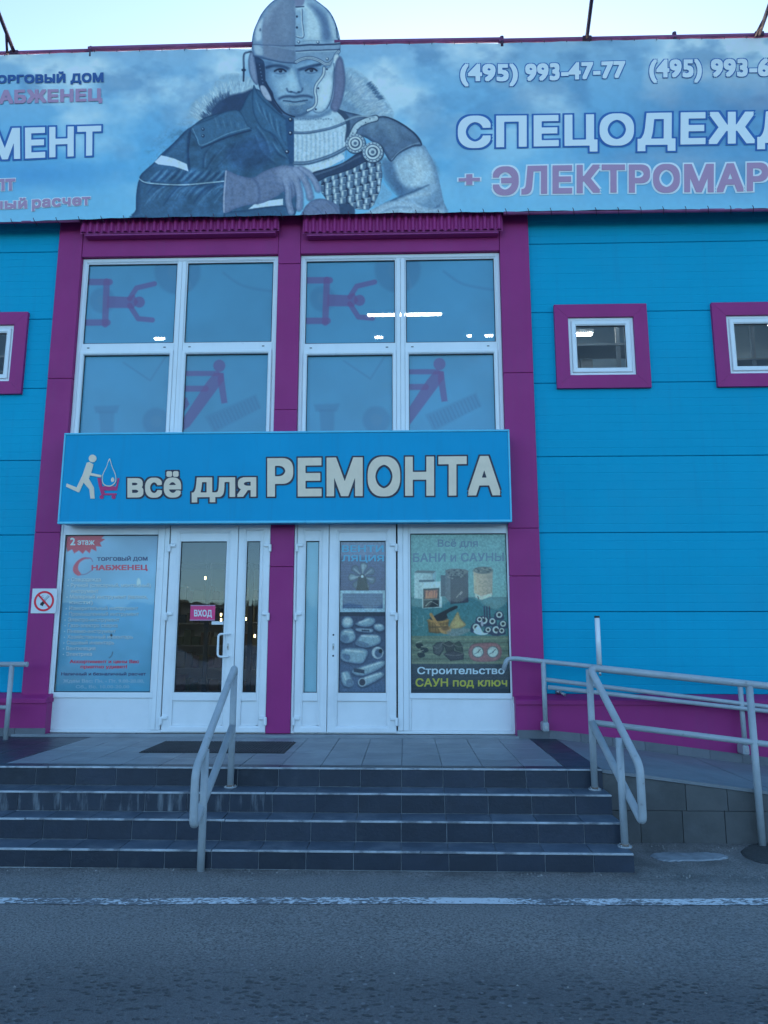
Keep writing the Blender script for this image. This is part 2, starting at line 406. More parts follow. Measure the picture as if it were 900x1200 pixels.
def text_letters(s, quad, m, parent, Yp, off=.02, oo=.03, mo=None, ref='cap', gap=.004, tr=.03, follow=None):
    vb = tbase(s)[0]; u0, u1 = vb[:, 0].min()-off, vb[:, 0].max()+off+tr*(len(s)-1)
    def place_text(*a):
        p = globals()['place_text'](*a)
        if follow is not None: p[:, 1] += follow(p[:, 0], p[:, 2])
        return p
    for i, ch, dx in letters_of(s):
        dx += tr*i
        c, cf = glyph(ch, off); c = c.copy(); c[:, 0] += dx
        o = link('letter', mesh_of('letter', place_text(c, u0, u1, quad, ref, off, Yp-(.0004 if i % 2 else 0)), cf), m, parent)
        if mo is not None:
            c, of = glyph(ch, off+oo); c = c.copy(); c[:, 0] += dx
            link('outline', mesh_of('outline', place_text(c, u0, u1, quad, ref, off, Yp+gap*(1 if i % 2 else 1.5)), of), mo, o)
def rectq(x0, x1, y0b, y0t, y1b=None, y1t=None):
    if y1b is None: y1b, y1t = y0b, y0t
    return ((x0, y0b), (x1, y1b), (x0, y0t), (x1, y1t))

# ================================================================== SETTING
# road sheet with a fine local relief near the camera, then out to the horizon
def road_mat():
    m = bpy.data.materials.new('worn asphalt'); m.use_nodes = True; t = m.node_tree; N = t.nodes; L = t.links; p = N['Principled BSDF']
    geo = N.new('ShaderNodeNewGeometry')
    def noise(sc, st=(1, 1, 1), det=5, rg=.6):
        v = N.new('ShaderNodeVectorMath'); v.operation = 'MULTIPLY'; L.new(geo.outputs['Position'], v.inputs[0]); v.inputs[1].default_value = st
        n = N.new('ShaderNodeTexNoise'); n.inputs['Scale'].default_value = sc; n.inputs['Detail'].default_value = det; n.inputs['Roughness'].default_value = rg; L.new(v.outputs[0], n.inputs['Vector']); return n.outputs[0]
    def mr(o, a, b, c, d):
        r = N.new('ShaderNodeMapRange'); L.new(o, r.inputs[0])
        for i, v in enumerate((a, b, c, d)): r.inputs[i+1].default_value = v
        return r.outputs[0]
    def math2(op, a, b):
        q = N.new('ShaderNodeMath'); q.operation = op
        for i, c in enumerate((a, b)):
            if hasattr(c, 'links'): L.new(c, q.inputs[i])
            else: q.inputs[i].default_value = c
        return q.outputs[0]
    def mixc(fac, c1, c2):
        x = N.new('ShaderNodeMix'); x.data_type = 'RGBA'; L.new(fac, x.inputs[0])
        for i, c in ((6, c1), (7, c2)):
            if hasattr(c, 'links'): L.new(c, x.inputs[i])
            else: x.inputs[i].default_value = (*c, 1)
        return x.outputs[2]
    sep = N.new('ShaderNodeSeparateXYZ'); L.new(geo.outputs['Position'], sep.inputs[0]); y = sep.outputs[1]
    yw = math2('ADD', y, mr(noise(.6, (1, .3, 1)), 0, 1, -.12, .12))
    cur = mixc(mr(noise(1.1), .35, .65, 0, 1), (.19, .172, .160), (.24, .217, .20))
    cur = mixc(mr(noise(70, det=3), .42, .62, 0, .75), cur, (.33, .32, .31)); cur = mixc(mr(noise(60, (1, 1.3, 1), det=4), .50, .62, 0, .75), cur, (.05, .05, .05))
    # wheel track, coarse with open wet pits; its darkening also paints in lens vignette
    band = N.new('ShaderNodeMapRange'); L.new(yw, band.inputs[0])
    for i, v in enumerate((-4.3, -4.9, 0, 1)): band.inputs[i+1].default_value = v
    cur = mixc(math2('MULTIPLY', band.outputs[0], .72), cur, (.085, .085, .09))
    vo = N.new('ShaderNodeTexVoronoi'); vo.inputs['Scale'].default_value = 30
    vv = N.new('ShaderNodeVectorMath'); vv.operation = 'MULTIPLY'; L.new(geo.outputs['Position'], vv.inputs[0]); vv.inputs[1].default_value = (.62, 1, 1); L.new(vv.outputs[0], vo.inputs['Vector'])
    band2 = mr(yw, -4.60, -4.80, 0, 1); pits = math2('MULTIPLY', mr(vo.outputs['Distance'],   .40, .26, 0, 1), math2('MULTIPLY', band2, mr(noise(3.5), .40, .52, 0, 1)))
    cur = mixc(math2('MULTIPLY', pits, .7), cur, (.04, .04, .04))
    vo2 = N.new('ShaderNodeTexVoronoi'); vo2.inputs['Scale'].default_value = 15; L.new(geo.outputs['Position'], vo2.inputs['Vector'])
    chips = math2('MULTIPLY', mr(vo2.outputs['Distance'], .20, .12, 0, 1), mr(noise(2.3, det=3), .46, .6, 0, .6))
    cur = mixc(chips, cur, (.30, .30, .31))
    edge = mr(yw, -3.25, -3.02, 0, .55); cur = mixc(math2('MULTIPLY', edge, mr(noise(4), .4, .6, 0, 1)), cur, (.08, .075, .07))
    cur = mixc(mr(noise(.35, (1, 3, 1)), .5, .7, 0, .3), cur, (.20, .20, .21))
    L.new(cur, p.inputs['Base Color']); p.inputs['Roughness'].default_value = .75
    L.new(mr(noise(2.2), .35, .65, .55, .85), p.inputs['Roughness'])
    h = math2('SUBTRACT', math2('ADD', noise(95, det=3), math2('MULTIPLY', noise(6), .8)), math2('MULTIPLY', pits, 1.2))
    b = N.new('ShaderNodeBump'); b.inputs['Strength'].default_value = .9; b.inputs['Distance'].default_value = .012; L.new(h, b.inputs['Height']); L.new(b.outputs[0], p.inputs['Normal'])
    return m
def grid(name, xs, ys, zf):
    v = [(x, y, zf(x, y)) for y in ys for x in xs]; n = len(xs)
    f = [(j*n+i, j*n+i+1, (j+1)*n+i+1, (j+1)*n+i) for j in range(len(ys)-1) for i in range(n-1)]; return mesh_of(name, v, f)
mROAD = road_mat()
xs = sorted(set([-900, -300, -100, -40, -16] + list(np.round(np.linspace(-9, 9, 91), 3)) + [16, 40, 100, 300, 900]))
ys = sorted(set([-900, -300, -100, -40, -16] + list(np.round(np.linspace(-9, -2.6, 65), 3)) + [0, 20, 60, 200, 900]))
def rz(x, y): return 0.0 if abs(x) > 9 or y < -9 or y > -3 else -.006-.006*math.sin(x*1.3+y*2)*math.sin(y*3.1+.5*x)-.004*math.sin(x*4.1)*math.sin(y*5.3)
link('road', grid('road', xs, ys, rz), mROAD, kind='structure')
# painted line, worn through
def line_mat():
    m = bpy.data.materials.new('worn road paint'); m.use_nodes = True; t = m.node_tree; N = t.nodes; L = t.links; p = N['Principled BSDF']; geo = N.new('ShaderNodeNewGeometry')
    v = N.new('ShaderNodeVectorMath'); v.operation = 'MULTIPLY'; v.inputs[1].default_value = (1, 1.6, 1); L.new(geo.outputs['Position'], v.inputs[0])
    n = N.new('ShaderNodeTexNoise'); n.inputs['Scale'].default_value = 26; n.inputs['Detail'].default_value = 4; n.inputs['Distortion'].default_value = .8; L.new(v.outputs[0], n.inputs['Vector'])
    n2 = N.new('ShaderNodeTexNoise'); n2.inputs['Scale'].default_value = 1.4; L.new(geo.outputs['Position'], n2.inputs['Vector'])
    a = N.new('ShaderNodeMath'); a.operation = 'ADD'; L.new(n.outputs[0], a.inputs[0]); L.new(n2.outputs[0], a.inputs[1])
    r = N.new('ShaderNodeMapRange'); L.new(a.outputs[0], r.inputs[0])
    for i, q in enumerate((.95, 1.07, 1, 0)): r.inputs[i+1].default_value = q
    x = N.new('ShaderNodeMix'); x.data_type = 'RGBA'; L.new(r.outputs[0], x.inputs[0]); x.inputs[6].default_value = (.16, .16, .165, 1); x.inputs[7].default_value = (.70, .72, .73, 1)
    L.new(x.outputs[2], p.inputs['Base Color']); p.inputs['Roughness'].default_value = .7; return m
lx = np.linspace(-9, 9, 361); (ax_, ay_), (bx__, by_) = [tuple(map(float, bpz(px, 1052))) for px in (20, 880)]; (_, ay2), (_, by2) = [tuple(map(float, bpz(px, 1059.5))) for px in (20, 880)]
v = []
for x in lx:
    j = random.uniform(-.006, .006), random.uniform(-.006, .006); t = (x-ax_)/(bx__-ax_); ya, yb = ay_+(by_-ay_)*t+j[0], ay2+(by2-ay2)*t+j[1]
    v += [(x, ya, rz(x, ya)+.004), (x, yb, rz(x, yb)+.004)]
link('road_marking', mesh_of('road_marking', v, [(2*i, 2*i+1, 2*i+3, 2*i+2) for i in range(len(lx)-1)]), line_mat(), kind='structure')
def patch(name, pts, m, kind='structure'):
    P = []
    for (px, py) in cr(pts, True, 6):
        x, y = bpz(px+random.uniform(-1, 1), py+random.uniform(-.4, .4)); P.append((float(x), float(y)))
    n = len(P); cx, cy = np.mean([p[0] for p in P]), np.mean([p[1] for p in P])
    vs = [(x, y, rz(x, y)+.002) for x, y in P]+[(cx+(x-cx)*.93, cy+(y-cy)*.9, rz(x, y)+.012) for x, y in P]+[(cx, cy, rz(cx, cy)+.012)]
    fs = [(i, (i+1) % n, n+(i+1) % n, n+i) for i in range(n)]+[(n+i, n+(i+1) % n, 2*n) for i in range(n)]
    return link(name, mesh_of(name, vs, fs), m, kind=kind)
patch('concrete_patch', [(762, 1003), (775, 1000), (800, 1001), (822, 1000), (846, 1002), (854, 1006), (835, 1009), (800, 1010), (780, 1010), (768, 1007)], mat('pale mortar patch', (.24, .26, .28), .8, var=.3, vscale=9, bump=.5, bscale=40))
patch('asphalt_patch', [(868, 1000), (876, 992), (895, 988), (925, 989), (940, 1002), (925, 1012), (900, 1013), (880, 1008)], mat('fresh dark asphalt', (.05, .05, .05), .9, var=.5, vscale=60, bump=.8, bscale=90))

# ================================================================== ENTRANCE STEPS AND PLATFORM
XR = 1.70; XLo = -8.2; TP = [.135, .292, .449, .605]; YF = [-2.99, -2.72, -2.45, -2.18]; TW = .362
XJ = float(bp(470, 1005, -2.99)[0])
steps = thing('entrance_steps', 'four dark slate tiled steps up to the shop entrance platform', 'steps', (0, -2.6, 0))
bm = MB()
for i in range(4): bm.box(XLo, XR-.012, YF[i]+.008, (YF[i+1] if i < 3 else -.06)+.02, (TP[i-1]-.02 if i else -.05), TP[i]-.008)
link('step_core', bm.mesh(), mGROUT, steps)
def tile_mesh(w, d, h, bev=.002):
    return MB().box(-w/2, w/2, -d/2, d/2, -h/2, h/2, bev).mesh('tile')
g = .006
cols = [XJ+k*TW for k in range(-26, 6)]
rm, tm = {}, {}
for i in range(4):
    zb = TP[i-1] if i else 0.0
    h = TP[i]-zb-.016
    for x0 in cols:
        x1 = min(x0+TW, XR); 
        if x1-x0 < .04 or x0 < XLo: continue
        w = round(x1-x0-g, 4); mt_ = mTILEW if (i == 2 and x0 < -1.2) or (i == 1 and x0 < -4.6) else mTILE
        k = (w, round(h, 4))
        k = k+(mt_.name,)
        if k not in rm: rm[k] = tile_mesh(w, .010, h)
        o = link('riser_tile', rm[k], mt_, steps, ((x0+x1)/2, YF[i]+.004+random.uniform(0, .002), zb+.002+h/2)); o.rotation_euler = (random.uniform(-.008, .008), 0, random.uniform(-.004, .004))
        if i < 3:
            d = .27-.024; k = (w, d)
            if k not in tm: tm[k] = tile_mesh(w, d, .010)
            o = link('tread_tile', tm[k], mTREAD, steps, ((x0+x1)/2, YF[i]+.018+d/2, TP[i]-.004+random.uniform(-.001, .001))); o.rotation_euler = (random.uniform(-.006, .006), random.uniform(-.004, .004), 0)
    # nosing strips, in lengths, slightly uneven
    x = XLo
    for xe in ([-5.2, -1.50, .1, XR] if i == 0 else [-6, -3.1, -1.47, XR] if i == 1 else [-4.4, -1.2, XR] if i == 2 else [-3.2, XR]):
        dz = random.uniform(-.001, .002)
        link('step_nosing', MB().box(x+.004, xe-.004, YF[i]-.006, YF[i]+.016, TP[i]-.013+dz, TP[i]+.002+dz, .003).mesh(), mNOSE, steps); x = xe
# right end faces of the steps
for i in range(4):
    k = MB().box(XR-.011, XR-.001, YF[i]+.012, -2.16, TP[i-1] if i else 0, TP[i]-.016, .002); link('end_tile', k.mesh(), mTILE, steps)
# platform tiles
XLL, XLR = float(bpz(18, 894, .605)[0]), float(bpz(632, 895, .605)[0])
pl = {}
def ptile(x0, x1, y0, y1, m, nm):
    w, d = round(x1-x0-g, 4), round(y1-y0-g, 4)
    if w < .03 or d < .03: return
    k = (w, d, nm)
    if k not in pl: pl[k] = tile_mesh(w, d, .012)
    o = link(nm, pl[k], m, steps, ((x0+x1)/2, (y0+y1)/2, .605-.005+random.uniform(-.0012, .0012))); o.rotation_euler = (random.uniform(-.003, .003), random.uniform(-.003, .003), 0)
yr = [-2.162, -2.02, -1.66, -1.30, -.94, -.58, -.22, -.075]
for a, b in zip(yr, yr[1:]):
    for x0 in cols:
        if x0 < XLo: continue
        x1 = min(x0+TW, XR)
        if a < -2.1: ptile(x0, x1, a, b, mTILE, 'border_tile'); continue
        if x0 < XLL-.1 or x0+TW > XLR+.25: ptile(x0, x1, a, b, mTILE, 'border_tile')
        else: ptile(x0, x1, a, b, mLTILE, 'platform_tile')
# threshold strip under the glazing
link('threshold', MB().box(-4.62, 1.28, -.19, -.062, .600, .632, .004).mesh(), mat('threshold concrete', (.24, .26, .28), .6, var=.2), steps)

# ramp
rx0, rx1 = XR, 9.0; slope = (.605-float(CAMZ + ray(899, 926.7)[2]*6.74/ray(899, 926.7)[1]))/(float(ray(899, 926.7)[0]*6.74/ray(899, 926.7)[1])-XR)
def rampz(x): return .605-slope*(x-XR)
ramp = thing('entrance_ramp', 'concrete access ramp with grey tiled side wall going down to the right', 'ramp', (4, -2.1, 0))
zt = lambda x: max(rampz(x), .02)
xe = min(rx1, XR+.58/slope)
link('ramp_core', MB().poly([(rx0, -2.14, -.05), (xe, -2.14, -.05), (xe, -.1, -.05), (rx0, -.1, -.05), (rx0, -2.14, .605-.03), (xe, -2.14, zt(xe)-.03), (xe, -.1, zt(xe)-.03), (rx0, -.1, .605-.03)], [(0, 1, 5, 4), (1, 2, 6, 5), (2, 3, 7, 6), (3, 0, 4, 7), (4, 5, 6, 7), (3, 2, 1, 0)]).mesh(), mGROUTD, ramp)
x = rx0+.002
for n_, ln in enumerate([1.5]*6):
    xb = min(x+ln, xe)
    if xb-x < .1: break
    link('ramp_slab', MB().poly([(x, -2.17, zt(x)-.028), (xb-.008, -2.17, zt(xb)-.028), (xb-.008, -.09, zt(xb)-.028), (x, -.09, zt(x)-.028), (x, -2.17, zt(x)), (xb-.008, -2.17, zt(xb)), (xb-.008, -.09, zt(xb)), (x, -.09, zt(x))], [(0, 1, 5, 4), (1, 2, 6, 5), (2, 3, 7, 6), (3, 0, 4, 7), (4, 5, 6, 7), (3, 2, 1, 0)]).mesh(), mRAMP, ramp); x = xb
zj = .262
for row in range(2):
    x = rx0 + (.0 if row else -.0); off = [.31, .36, .36, .42, .36]; k = 0
    while x < min(xe-.3, 6.5):
        w = off[k % 5] if row == 0 else .355; k += 1; xb = x+w
        zt0, zt1 = (zj, zj) if row == 0 else (zt(x)-.034, zt(xb)-.034)
        z0 = .0 if row == 0 else zj+.006
        if zt1-z0 > .02:
            dy = random.uniform(-.004, .002)
            link('wall_tile', MB().prism_y([(x+.003, z0), (xb-.003, z0), (xb-.003, zt1), (x+.003, zt0)], -2.157+dy, -2.138).mesh(), mBLOCK, ramp)
        x = xb

# ================================================================== SHOP BUILDING
shop = thing('shop_building', 'blue ribbed shop building with magenta pillars and white glazed entrance', 'building', (-1.5, 1, 0))
PX0, PX1 = -4.607, 1.615                    # outer edges of the magenta frame
mp0, mp1 = X(316, 700), X(344, 700)         # middle pillar
HJ = [1.09, 2.05, 3.006, 3.963, 4.92, 5.874, 6.83, 7.79, 8.74]
def panel(x0, x1, z0, z1):
    n = 9; hh = (z1-z0)/n; pr = [(.06, z0+.003), (.006, z0+.003), (0, z0+.009)]
    for k in range(1, n):
        zz = z0+k*hh; dp = .0022 if k % 2 else .0014
        pr += [(0, zz-.007), (dp, zz-.002), (dp, zz+.002), (0, zz+.007)]
    pr += [(0, z1-.009), (.006, z1-.003), (.06, z1-.003)]
    return MB().prism_x(pr, x0, x1).mesh('wall_panel')
winR = []                                   # small windows: outer surround, in metres
def smallwin(px0, px1, py0, py1): return (X(px0, (py0+py1)/2, -.04), X(px1, (py0+py1)/2, -.04), Zc((px0+px1)/2, py1, -.04), Zc((px0+px1)/2, py0, -.04))
W1 = smallwin(651, 760.5, 356.5, 454.5)
ww = W1[1]-W1[0]
xL2 = X(837, 400, -.04); W2 = (xL2, xL2+ww, W1[2], W1[3])
xR0 = X(30, 400, -.04); W0 = (xR0-ww, xR0, Zc(20, 461, -.04), Zc(20, 365, -.04)); W0 = (W0[0], W0[1], W1[2], W1[3])
SB = .17                                    # width of the magenta surround
fl_holes = {'R': [W1, W2], 'L': [W0]}
for side, (a, b) in (('L', (-11.6, PX0)), ('R', (PX1, 8.6))):
    for z0, z1 in zip([.86]+HJ, HJ):
        segs = [(a, b)]
        if abs(z0-HJ[3]) < .01 or False: pass
        for w in fl_holes[side]:
            if z0 < (w[2]+w[3])/2 < z1:
                ns = []
                for s0, s1 in segs: ns += [(s0, w[0]+SB-.03), (w[1]-SB+.03, s1)] if s0 < w[0] < s1 else [(s0, s1)]
                segs = ns
        for s0, s1 in segs:
            if s0 < -11 and s1-s0 > 6 and False: pass
            link('wall_panel', panel(s0, s1, z0, z1), mBLUE, shop)
    link('joint_backing', MB().box(a, b, .062, .07, .86, W1[2]+SB-.02).box(a, b, .062, .07, W1[3]-SB+.02, 8.74).mesh(), mGAP, shop)
# roof, rear and end walls
link('roof', MB().box(-11.7, 8.7, -.06, 12, 8.745, 8.86, .01).mesh(), mat('roof sheet', (.2, .22, .25), .6), shop)
link('rear_wall', MB().box(-11.6, 8.6, 11.9, 12, 0, 8.74).mesh(), mBLUE2, shop)
for x in (-11.6, 8.5): link('side_wall', MB().box(x, x+.1, .08, 11.9, 0, 8.74).mesh(), mBLUE2, shop)
# inner shell: intermediate floor, ceilings, inner walls
link('upper_floor', MB().box(-11.5, 8.5, .09, 11.9, 3.25, 3.5).mesh(), mDARK, shop)
link('ground_floor', MB().box(-11.5, 8.5, .0, 11.9, .3, .6).mesh(), mDARKF, shop)
link('ceiling', MB().box(-11.5, 8.5, .09, 11.9, 8.5, 8.55).mesh(), mDARK, shop)
link('inner_wall', MB().box(-11.5, 8.5, 7.2, 7.3, .6, 8.5).mesh(), mat('inner wall paint', (.30, .32, .33), .8), shop)
# magenta trim panels: pillars in lengths
def strip(x0, x1, zs, y0=-.055, y1=.05, m=mPURP, nm='trim_panel'):
    for a, b in zip(zs, zs[1:]):
        dy = random.uniform(-.003, .003)
        link(nm, MB().box(x0, x1, y0+dy, y1, a+.0025, b-.0025, .004).mesh(), m, shop)
ZT = 7.36                                   # underside of the header at the windows
HD = Zc(220, 299, -.05)
lp1 = X(86, 420, -.055); rp0 = X(589.5, 420, -.055)
strip(PX0, lp1+.0, [1.06, Zc(30, 624, -.05), Zc(60, 443.6, -.05), 8.7])
strip(rp0, PX1, [1.06, Zc(620, 675, -.05), Zc(620, 619, -.05), Zc(600, 437, -.05), 8.7])
strip(mp0, mp1, [.633, Zc(330, 664, -.05), 3.2, Zc(330, 480, -.05), Zc(335, 309, -.05), 8.7], y0=-.05)
for x0, x1 in ((lp1+.003, mp0-.003), (mp1+.003, rp0-.003)):
    mid = (x0+x1)/2
    link('trim_panel', MB().box(x0, x1, -.046, .05, HD, 8.7, .004).mesh(), mPURP, shop)
# lower part of pillars beside doors (down to the plinth) and plinth with ledge
ledZ = Zc(20, 818, -.16)
for a, b in ((-11.6, X(55, 822, -.17)), (X(604, 822, -.17), 8.6)):
    link('plinth_ledge', MB().prism_x([(-.19, ledZ-.055), (-.19, ledZ-.012), (-.178, ledZ), (.0, ledZ+.05), (0, ledZ-.055)], a, b).mesh(), mPURP, shop)
    link('plinth_panel', MB().box(a+.004, b-.004, -.165, 0, -.05, ledZ-.057, .003).mesh(), mPURP, shop)
sk = {}
x = X(604, 860, -.17)+.02
while x < 8:
    w = .36; zz = min(.605, rampz(x+w)) 
    link('skirting_tile', MB().prism_y([(x+.002, min(.606, rampz(x))), (x+w-.002, min(.606, rampz(x+w))), (x+w-.002, min(.70, rampz(x+w)+.095)), (x+.002, min(.70, rampz(x)+.095))], -.180, -.166).mesh(), mSKIRT, shop); x += w
x = X(55, 860, -.17)-.02-.36
while x > -8.2:
    link('skirting_tile', MB().box(x+.002, x+.358, -.180, -.166, .606, .70, .002).mesh(), mSKIRT, shop); x -= .36

# ---- frames
def frame(name, x0, x1, z0, z1, w, y0, y1, m, parent, bev=.004, wb=None, step=.012):
    """mitred rectangular frame with a stepped inner lip"""
    wb = w if wb is None else wb; b = MB()
    o = [(x0, z0), (x1, z0), (x1, z1), (x0, z1)]; i = [(x0+w, z0+wb), (x1-w, z0+wb), (x1-w, z1-w), (x0+w, z1-w)]
    c = bev; oc = [(x0+c, z0+c), (x1-c, z0+c), (x1-c, z1-c), (x0+c, z1-c)]
    lp = .3; j = [(a[0]+(q[0]-a[0])*(1-lp), a[1]+(q[1]-a[1])*(1-lp)) for a, q in zip(o, i)]
    L = [(o, y1), (o, y0+c), (oc, y0), (j, y0), (i, y0+step), (i, y1)]
    vs = [b.bm.verts.new((p[0], y, p[1])) for ring, y in L for p in ring]
    for r in range(len(L)):
        r2 = (r+1) % len(L)
        for k in range(4):
            b.bm.faces.new((vs[r*4+k], vs[r*4+(k+1) % 4], vs[r2*4+(k+1) % 4], vs[r2*4+k]))
    return link(name, b.mesh(name), m, parent)
def gasket(x0, x1, z0, z1, y, parent, w=.008):
    return frame('gasket', x0, x1, z0, z1, w, y, y+.01, mRUB, parent, .001, step=.001)
def pane(x0, x1, z0, z1, y, parent, m=None):
    return link('glass_pane', MB().box(x0, x1, y, y+.006, z0, z1).mesh(), m or mGLASS, parent)

# ---- small windows with magenta surrounds
def small_window(w):
    x0, x1, z0, z1 = w
    q = SB; fx0, fx1, fz0, fz1 = x0+q, x1-q, z0+q, z1-q
    win = frame('window', fx0+.003, fx1-.003, fz0+.003, fz1-.003, .045, -.012, .06, mPVC, shop)
    O = [(x0, z0), (x1, z0), (x1, z1), (x0, z1)]; I = [(x0+q, z0+q), (x1-q, z0+q), (x1-q, z1-q), (x0+q, z1-q)]
    for k in range(4):
        a, b_, c, d = O[k], O[(k+1) % 4], I[(k+1) % 4], I[k]; s = .0015; cx = (a[0]+b_[0]+c[0]+d[0])/4; cz = (a[1]+b_[1]+c[1]+d[1])/4
        pts = [((p[0]+(cx-p[0])*.0025), (p[1]+(cz-p[1])*.0025)) for p in (a, b_, c, d)]
        link('surround_panel', MB().prism_y(pts, -.045, .0).mesh(), mPURP, win)
        # folded return of the sheet towards the frame
    link('reveal', frame_mesh(x0+q-.012, x1-q+.012, z0+q-.012, z1-q+.012, .014, -.043, .06), mPURPD, win)
    frame('sash', fx0+.046, fx1-.046, fz0+.046, fz1-.046, .06, -.024, .05, mPVC, win, .006)
    gasket(fx0+.105, fx1-.105, fz0+.105, fz1-.105, .0, win)
    pane(fx0+.108, fx1-.108, fz0+.108, fz1-.108, .012, win)
    for dx in (.3, .62): link('drain_cap', MB().box(fx0+(fx1-fx0)*dx-.02, fx0+(fx1-fx0)*dx+.02, -.018, -.010, fz0+.012, fz0+.022, .002).mesh(), mPVC, win)
def frame_mesh(x0, x1, z0, z1, w, y0, y1):
    o = frame('tmp', x0, x1, z0, z1, w, y0, y1, None, None, .001, step=.001); me = o.data; bpy.data.objects.remove(o); return me
for w in (W1, W2, W0): small_window(w)

# ---- big upper windows
YG = .035
def film_paint(P, ox, oy):
    s = lambda pts: [(x+ox, y+oy) for x, y in pts]
    n = vnoise(P.x+300, P.y, 60, 5); P.c *= (1+(n-.5)*.16)[..., None]
    g = (50, 98, 150)
    for c, r in (((208, 318), 27), ((120, 352), 15), ((183, 494), 16)):
        P.ell(c[0]+ox, c[1]+oy, r, r, g, 2, .38); P.ell(c[0]+ox, c[1]+oy, r*.42, r*.42, (66, 125, 175), 1.5, .55)
    P.fill(s([(204, 296), (212, 296), (226, 340), (218, 342)]), (75, 130, 180), 1, .4, False)
    P.fill(s([(240, 488), (300, 462), (306, 478), (250, 508)]), g, 1.5, .28, False)
    for k in range(14): P.line(s([(246+k*4, 490-k*1.9), (252+k*4, 503-k*1.9)]), g, 1.6, .8, .35, False)
    P.fill(s([(116, 482), (134, 482), (133, 520), (119, 520)]), g, 1.5, .35, False); P.fill(s([(110, 476), (140, 475), (137, 484), (112, 484)]), g, 1.5, .35, False)
    P.line(s([(145, 425), (176, 446), (196, 415)]), g, 2, 1, .3, False); P.line(s([(262, 320), (285, 335), (322, 342)]), g, 2.5, 1.5, .3)
    c = (92, 62, 134); a = .66; o = .7
    def seg(p, w): P.line(s(p), c, w, o, a, False)
    seg([(90, 330.5), (128.5, 330.5)], 7.5); seg([(125, 330), (123.2, 380)], 7.5); seg([(88, 378), (126, 378)], 7.5)
    P.fill(s([(126, 347), (150, 348), (157, 345), (162, 354), (156, 362), (150, 361), (125, 361)]), c, o, a, False)
    P.ell(163.3+ox, 354+oy, 6.5, 6.5, c, o, a); seg([(152, 350), (160, 337.5), (181, 332.5)], 6); seg([(152, 358), (162, 373.5), (178.5, 375)], 6)
    P.ell(257+ox, 428.7+oy, 7, 7.2, c, o, a); P.fill(s([(251, 437), (262, 437), (262, 446), (222, 500), (214, 505), (212, 494), (242, 448)]), c, o, a, False)
    P.fill(s([(256, 436), (262, 438), (266.5, 472), (259.5, 473), (255, 446)]), c, o, a, False); seg([(205, 437.7), (254, 437.7)], 6); seg([(205, 455.5), (241, 455.5)], 7); P.fill(s([(205, 464), (219, 466), (222, 474), (214, 484), (205, 484)]), c, o, a, False)
mFILM = vmat('printed window film', .35, .16)
def big_window(x0, x1, xm, ox, oy, ytop=302.5):
    """x0, x1: outer frame; xm: mullion centre (metres)"""
    zt_, zm, zb_ = HD-.004, Zc(xm_px[0]+ox, 408, YG), Zc(210+ox, 545, YG)
    win = frame('window', x0, x1, zb_, zt_, .055, YG-.03, YG+.06, mPVC, shop)
    mw = .055
    link('mullion', MB().box(xm-mw, xm-.0015, YG-.030, YG+.05, zb_+.055, zt_-.055, .004).box(xm+.0015, xm+mw, YG-.030, YG+.05, zb_+.055, zt_-.055, .004).mesh(), mPVC, win)
    for a, b in ((x0+.0555, xm-mw-.0005), (xm+mw+.0005, x1-.0555)):
        link('transom', MB().box(a, b, YG-.024, YG+.05, zm-.045, zm+.055, .005).mesh(), mPVC, win)
        frame('bead', a, b, zm+.0555, zt_-.0555, .018, YG-.014, YG+.03, mPVC, win, .003)
        frame('sash', a+.001, b-.001, zb_+.0555, zm-.0455, .048, YG-.045, YG+.03, mPVC, win, .006)
        for dx in (.08, .9): link('drain_cap', MB().box(a+(b-a)*dx-.016, a+(b-a)*dx+.016, YG-.030, YG-.0245, zm+.0, zm+.011, .002).mesh(), mGAP, win)
        for (q0, q1, r0, r1) in ((a+.018, b-.018, zm+.073, zt_-.073), (a+.049, b-.049, zb_+.10, zm-.094)):
            gasket(q0-.001, q1+.001, r0-.001, r1+.001, YG-.006, win, .007)
            pane(q0, q1, r0, r1, YG+.004, win)
            # printed film stuck behind the pane
            px_ = np.arange(0, 260, 1.0)
            nx, nz = int((q1-q0)/.0085), int((r1-r0)/.0085)
            gx, gz = np.meshgrid(np.linspace(q0, q1, nx), np.linspace(r1, r0, nz)); u, v_ = proj(gx, YG+.014, gz)
            P = Paint(u, v_, (62, 138, 194)); film_paint(P, ox, oy)
            link('printed_film', print_mesh('printed_film', u, v_, P.c, YG+.014), mFILM, win)
    return win
def proj(x, y, z):
    d = [np.asarray(x)-0, np.asarray(y)-CAMY, np.asarray(z)-CAMZ]
    w = sum(d[i]*FW[i] for i in range(3)); return 450+FPX*sum(d[i]*RT[i] for i in range(3))/w, 600-FPX*sum(d[i]*UP[i] for i in range(3))/w
xm_px = (210,)
big_window(lp1+.002, mp0-.002, X(209.5, 408, YG), 0, 0)
big_window(mp1+.002, rp0-.002, X(469.5, 408, YG), 258, -2)

# ---- ground floor glazing
YD = .0
mGLD = glass('door glass', (.80, .88, .92), 3.4)
ZB, ZTOP = .634, 3.18
zg0, zgT, zgF = Zc(230, 811, YD), Zc(230, 635, YD), Zc(120, 627, YD)
zp1, zp0 = Zc(230, 821, YD), Zc(230, 849, YD); zpf = Zc(110, 854.5, YD)
fL, fR = X(55, 850, YD), mp0-.002; gL, gR = mp1+.002, X(605.3, 855, YD)
